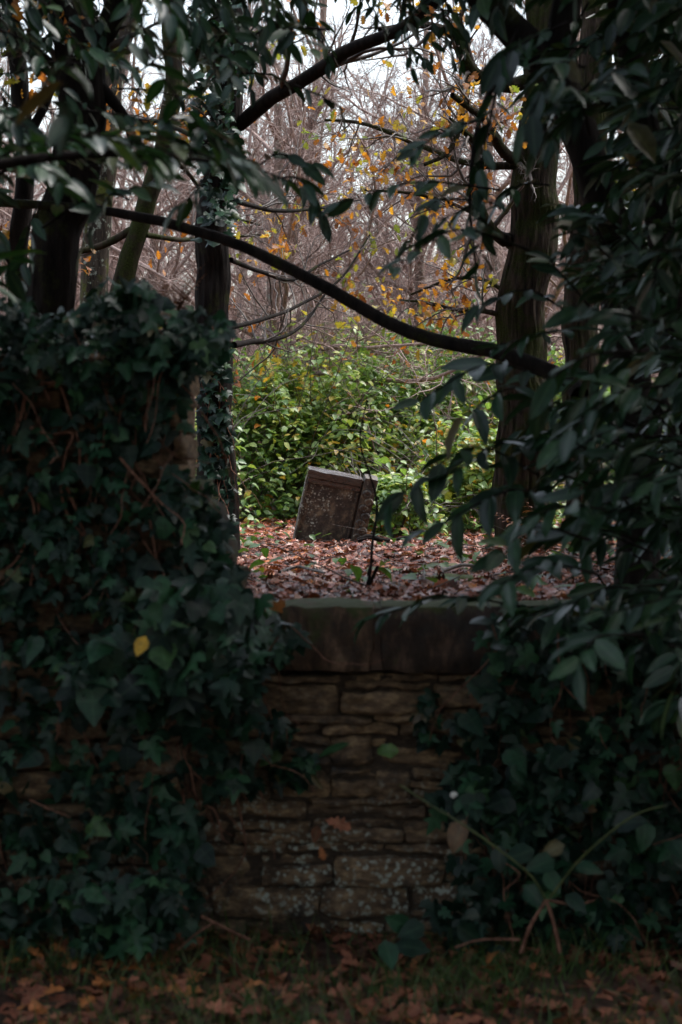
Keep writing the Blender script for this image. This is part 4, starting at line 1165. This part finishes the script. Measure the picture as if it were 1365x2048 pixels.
# ------------------------------------------------------------------ bramble canes and small things at the foot of the wall
t = thing('bramble', 'arching green bramble canes with fallen brown base stems right of the bare stones', 'bramble', (at(1090, 1900, 5.9)[0], 5.9, 0.0))
for P, a, b, m_ in ((path([(1092, 1800), (1060, 1750), (1000, 1700), (920, 1645), (860, 1610), (800, 1570)], [5.85, 5.8, 5.75, 5.75, 5.8, 5.9]), 0.0036, 0.0022, 'cane'),
                    (path([(1100, 1795), (1150, 1730), (1220, 1665), (1280, 1625), (1335, 1610)], [5.85, 5.8, 5.7, 5.65, 5.6]), 0.0036, 0.0026, 'cane'),
                    (path([(1092, 1800), (1060, 1850), (1042, 1905)], 5.85), 0.005, 0.006, 'vine'), (path([(1092, 1800), (1105, 1850), (1120, 1905)], 5.85), 0.005, 0.006, 'vine'),
                    (path([(1090, 1800), (1150, 1810), (1190, 1800)], 5.9), 0.004, 0.003, 'vine'), (path([(1040, 1880), (960, 1880), (910, 1895)], 5.8), 0.004, 0.003, 'vine')):
    g = G(); limb(g, P, a, b, 24, 6, 0.08, 3); g.build('cane', M[m_], t)
g = G()
px = np.array([(1150, 1735), (1000, 1690), (1225, 1650), (930, 1640), (1050, 1770), (1290, 1640), (870, 1600), (1130, 1790), (1070, 1700), (1110, 1720), (1130, 1690), (1090, 1740), (915, 1850), (960, 1830), (1345, 1680), (1355, 1700), (820, 1855), (850, 1850), (790, 1890), (770, 1880)], float)
P = ats(px, 5.9); k = len(P)
leaves(g, OVATE, P, np.stack([RNG.normal(0, .7, k), RNG.normal(-.3, .2, k), RNG.normal(-.3, .5, k)], -1), np.array([0, -1, .7]) + RNG.normal(0, .3, (k, 3)), RNG.uniform(0.07, 0.11, k))
g.build('foliage', M['ivy'], t)

def stray(name, label, cat, tpl, pxy, d, A, N, size, mat, rnd=0.5):
    p = at(*pxy, d); g = G()
    leaves(g, tpl, np.array([p]), np.array([A], float), np.array([N], float), size, rnd=np.array([rnd]))
    tag(g.build(name, mat, base=p), label, cat)
stray('bramble_leaf', 'single pale green leaf hanging in front of the middle of the bare stones', 'leaf', IVY_B, (775, 1488), 6.3, (0.1, -0.5, -0.4), (0, -0.8, 1.0), 0.075, M['herb'], 0.75)
stray('fallen_oak_leaf', 'reddish brown oak leaf caught on a ledge of the bare stones', 'leaf', OAK, (650, 1640), 6.52, (1, -0.1, -0.25), (0, -1, 0.5), 0.09, M['litter_dim'], 0.8)
stray('fallen_oak_leaf', 'grey brown folded leaf standing upright beside the reddish oak leaf on the wall', 'leaf', OVATE, (634, 1650), 6.53, (-0.1, -0.1, -1), (0.4, -1, 0.1), 0.06, M['deadfern'])
stray('fallen_oak_leaf', 'small orange leaf stuck lower on the bare stones', 'leaf', OAK, (640, 1692), 6.53, (0.3, -0.1, -1), (0, -1, 0.2), 0.05, M['litter_dim'], 0.95)
stray('fallen_oak_leaf', 'orange brown leaf lying at the left end of the coping', 'leaf', OAK, (535, 1240), 6.5, (0.5, -0.3, 0.6), (0, -1, 0.5), 0.09, M['litter_dim'], 1.0)
stray('laurel_leaf', 'grey green narrow leaf poking out left of the pale green leaf', 'leaf', LAUREL, (700, 1487), 6.25, (-1, 0.1, -0.35), (0, -0.6, 1), 0.11, M['laurel'], 0.9)

def fern(label, base, n, L, mat, up=1.0):
    t = thing('dead_fern', label, 'fern', base, 'dead brown ferns')
    for i in range(n):
        th = RNG.uniform(0, 6.28)
        d0 = np.array([math.cos(th) * 0.6, math.sin(th) * 0.5, up])
        p, r = grow(np.array([base]), d0[None], np.array([L * RNG.uniform(0.7, 1.1)]), np.array([0.003]), 12, 0.05, -0.1)
        g = G(); add_tubes(g, p, r, 4)
        T = nrm(np.gradient(p[0], axis=0)); s_ = nrm(np.cross(T, UP))
        for sg in (1, -1):
            k = np.arange(1, 12)
            leaves(g, LAUREL_S, p[0][k], s_[k] * sg + T[k] * 0.4 + np.array([0, 0, -0.3]), UP + np.zeros((11, 3)), L * 0.32 * (1.05 - k / 12), wx=np.full(11, 0.9))
        g.build('frond', mat, t)
fb = at(350, 640, 6.6); fern('upright russet dead fern on top of the ivy pier', fb, 9, 0.2, M['deadfern'], 2.2)
fb = at(1090, 1075, 13.5); fb[2] = float(gz(fb[0], 13.5)); fern('russet dead fern at the foot of the stout oak', fb, 8, 0.5, M['deadfern'])

g = G(); b0 = at(900, 1196, 9.0); b0[2] = float(gz(b0[0], 9.0))
rock(g, b0 + np.array([-0.1, -0.1, -0.06]), b0 + np.array([0.12, 0.12, 0.055]), 0.02, rnd_k=0.9)
tag(g.build('moss_cushion', M['mossy'], base=b0), 'green moss cushion on the leaf litter behind the wall', 'moss')

def fallen(label, pts, d, a, b, mat='bark_dark'):
    P = np.array(path(pts, d)); P[:, 2] = gz(P[:, 0], P[:, 1]) + np.array([0.05 + 0.03 * (i % 2) for i in range(len(P))])
    g = G(); limb(g, P, a, b, 24, 7, 0.15, 5)
    tag(g.build('fallen_branch', M[mat], base=P[0]), label, 'fallen branch', 'sticks on the leaf litter')
fallen('black fallen branch lying at the right foot of the headstone', [(716, 1085), (740, 1070), (775, 1062), (815, 1064)], [15.9, 15.9, 15.95, 16.0], 0.03, 0.012)
fallen('thin brown stick across the leaf litter right of the sapling', [(880, 1165), (930, 1152), (985, 1148)], [10, 10.3, 10.6], 0.012, 0.006, 'twig')
fallen('thin brown stick in the leaves left of the sapling', [(560, 1170), (600, 1166), (650, 1180)], [9.6, 9.7, 9.4], 0.010, 0.006, 'twig')

g = G(); c0 = at(907, 1590, 6.25)
th = np.linspace(0, 5 * math.pi, 40); rr = 0.009 * np.exp(-th * 0.12)
Pp = np.stack([rr * np.cos(th), -0.010 + 0.0008 * -th, rr * np.sin(th)], -1) + c0
V, Fc = tubes(Pp[None], (rr * 0.75)[None], 8); g.add(V, Fc, 0.9)
msh, t_, b_, o_ = newmat('white_shell'); b_.inputs['Base Color'].default_value = (0.75, 0.72, 0.68, 1); b_.inputs['Roughness'].default_value = 0.3
tag(g.build('snail_shell', msh, base=c0), 'tiny white snail shell on the ivy of the right wall', 'snail shell')

for o in S.objects:
    if '_w' in o: del o['_w']
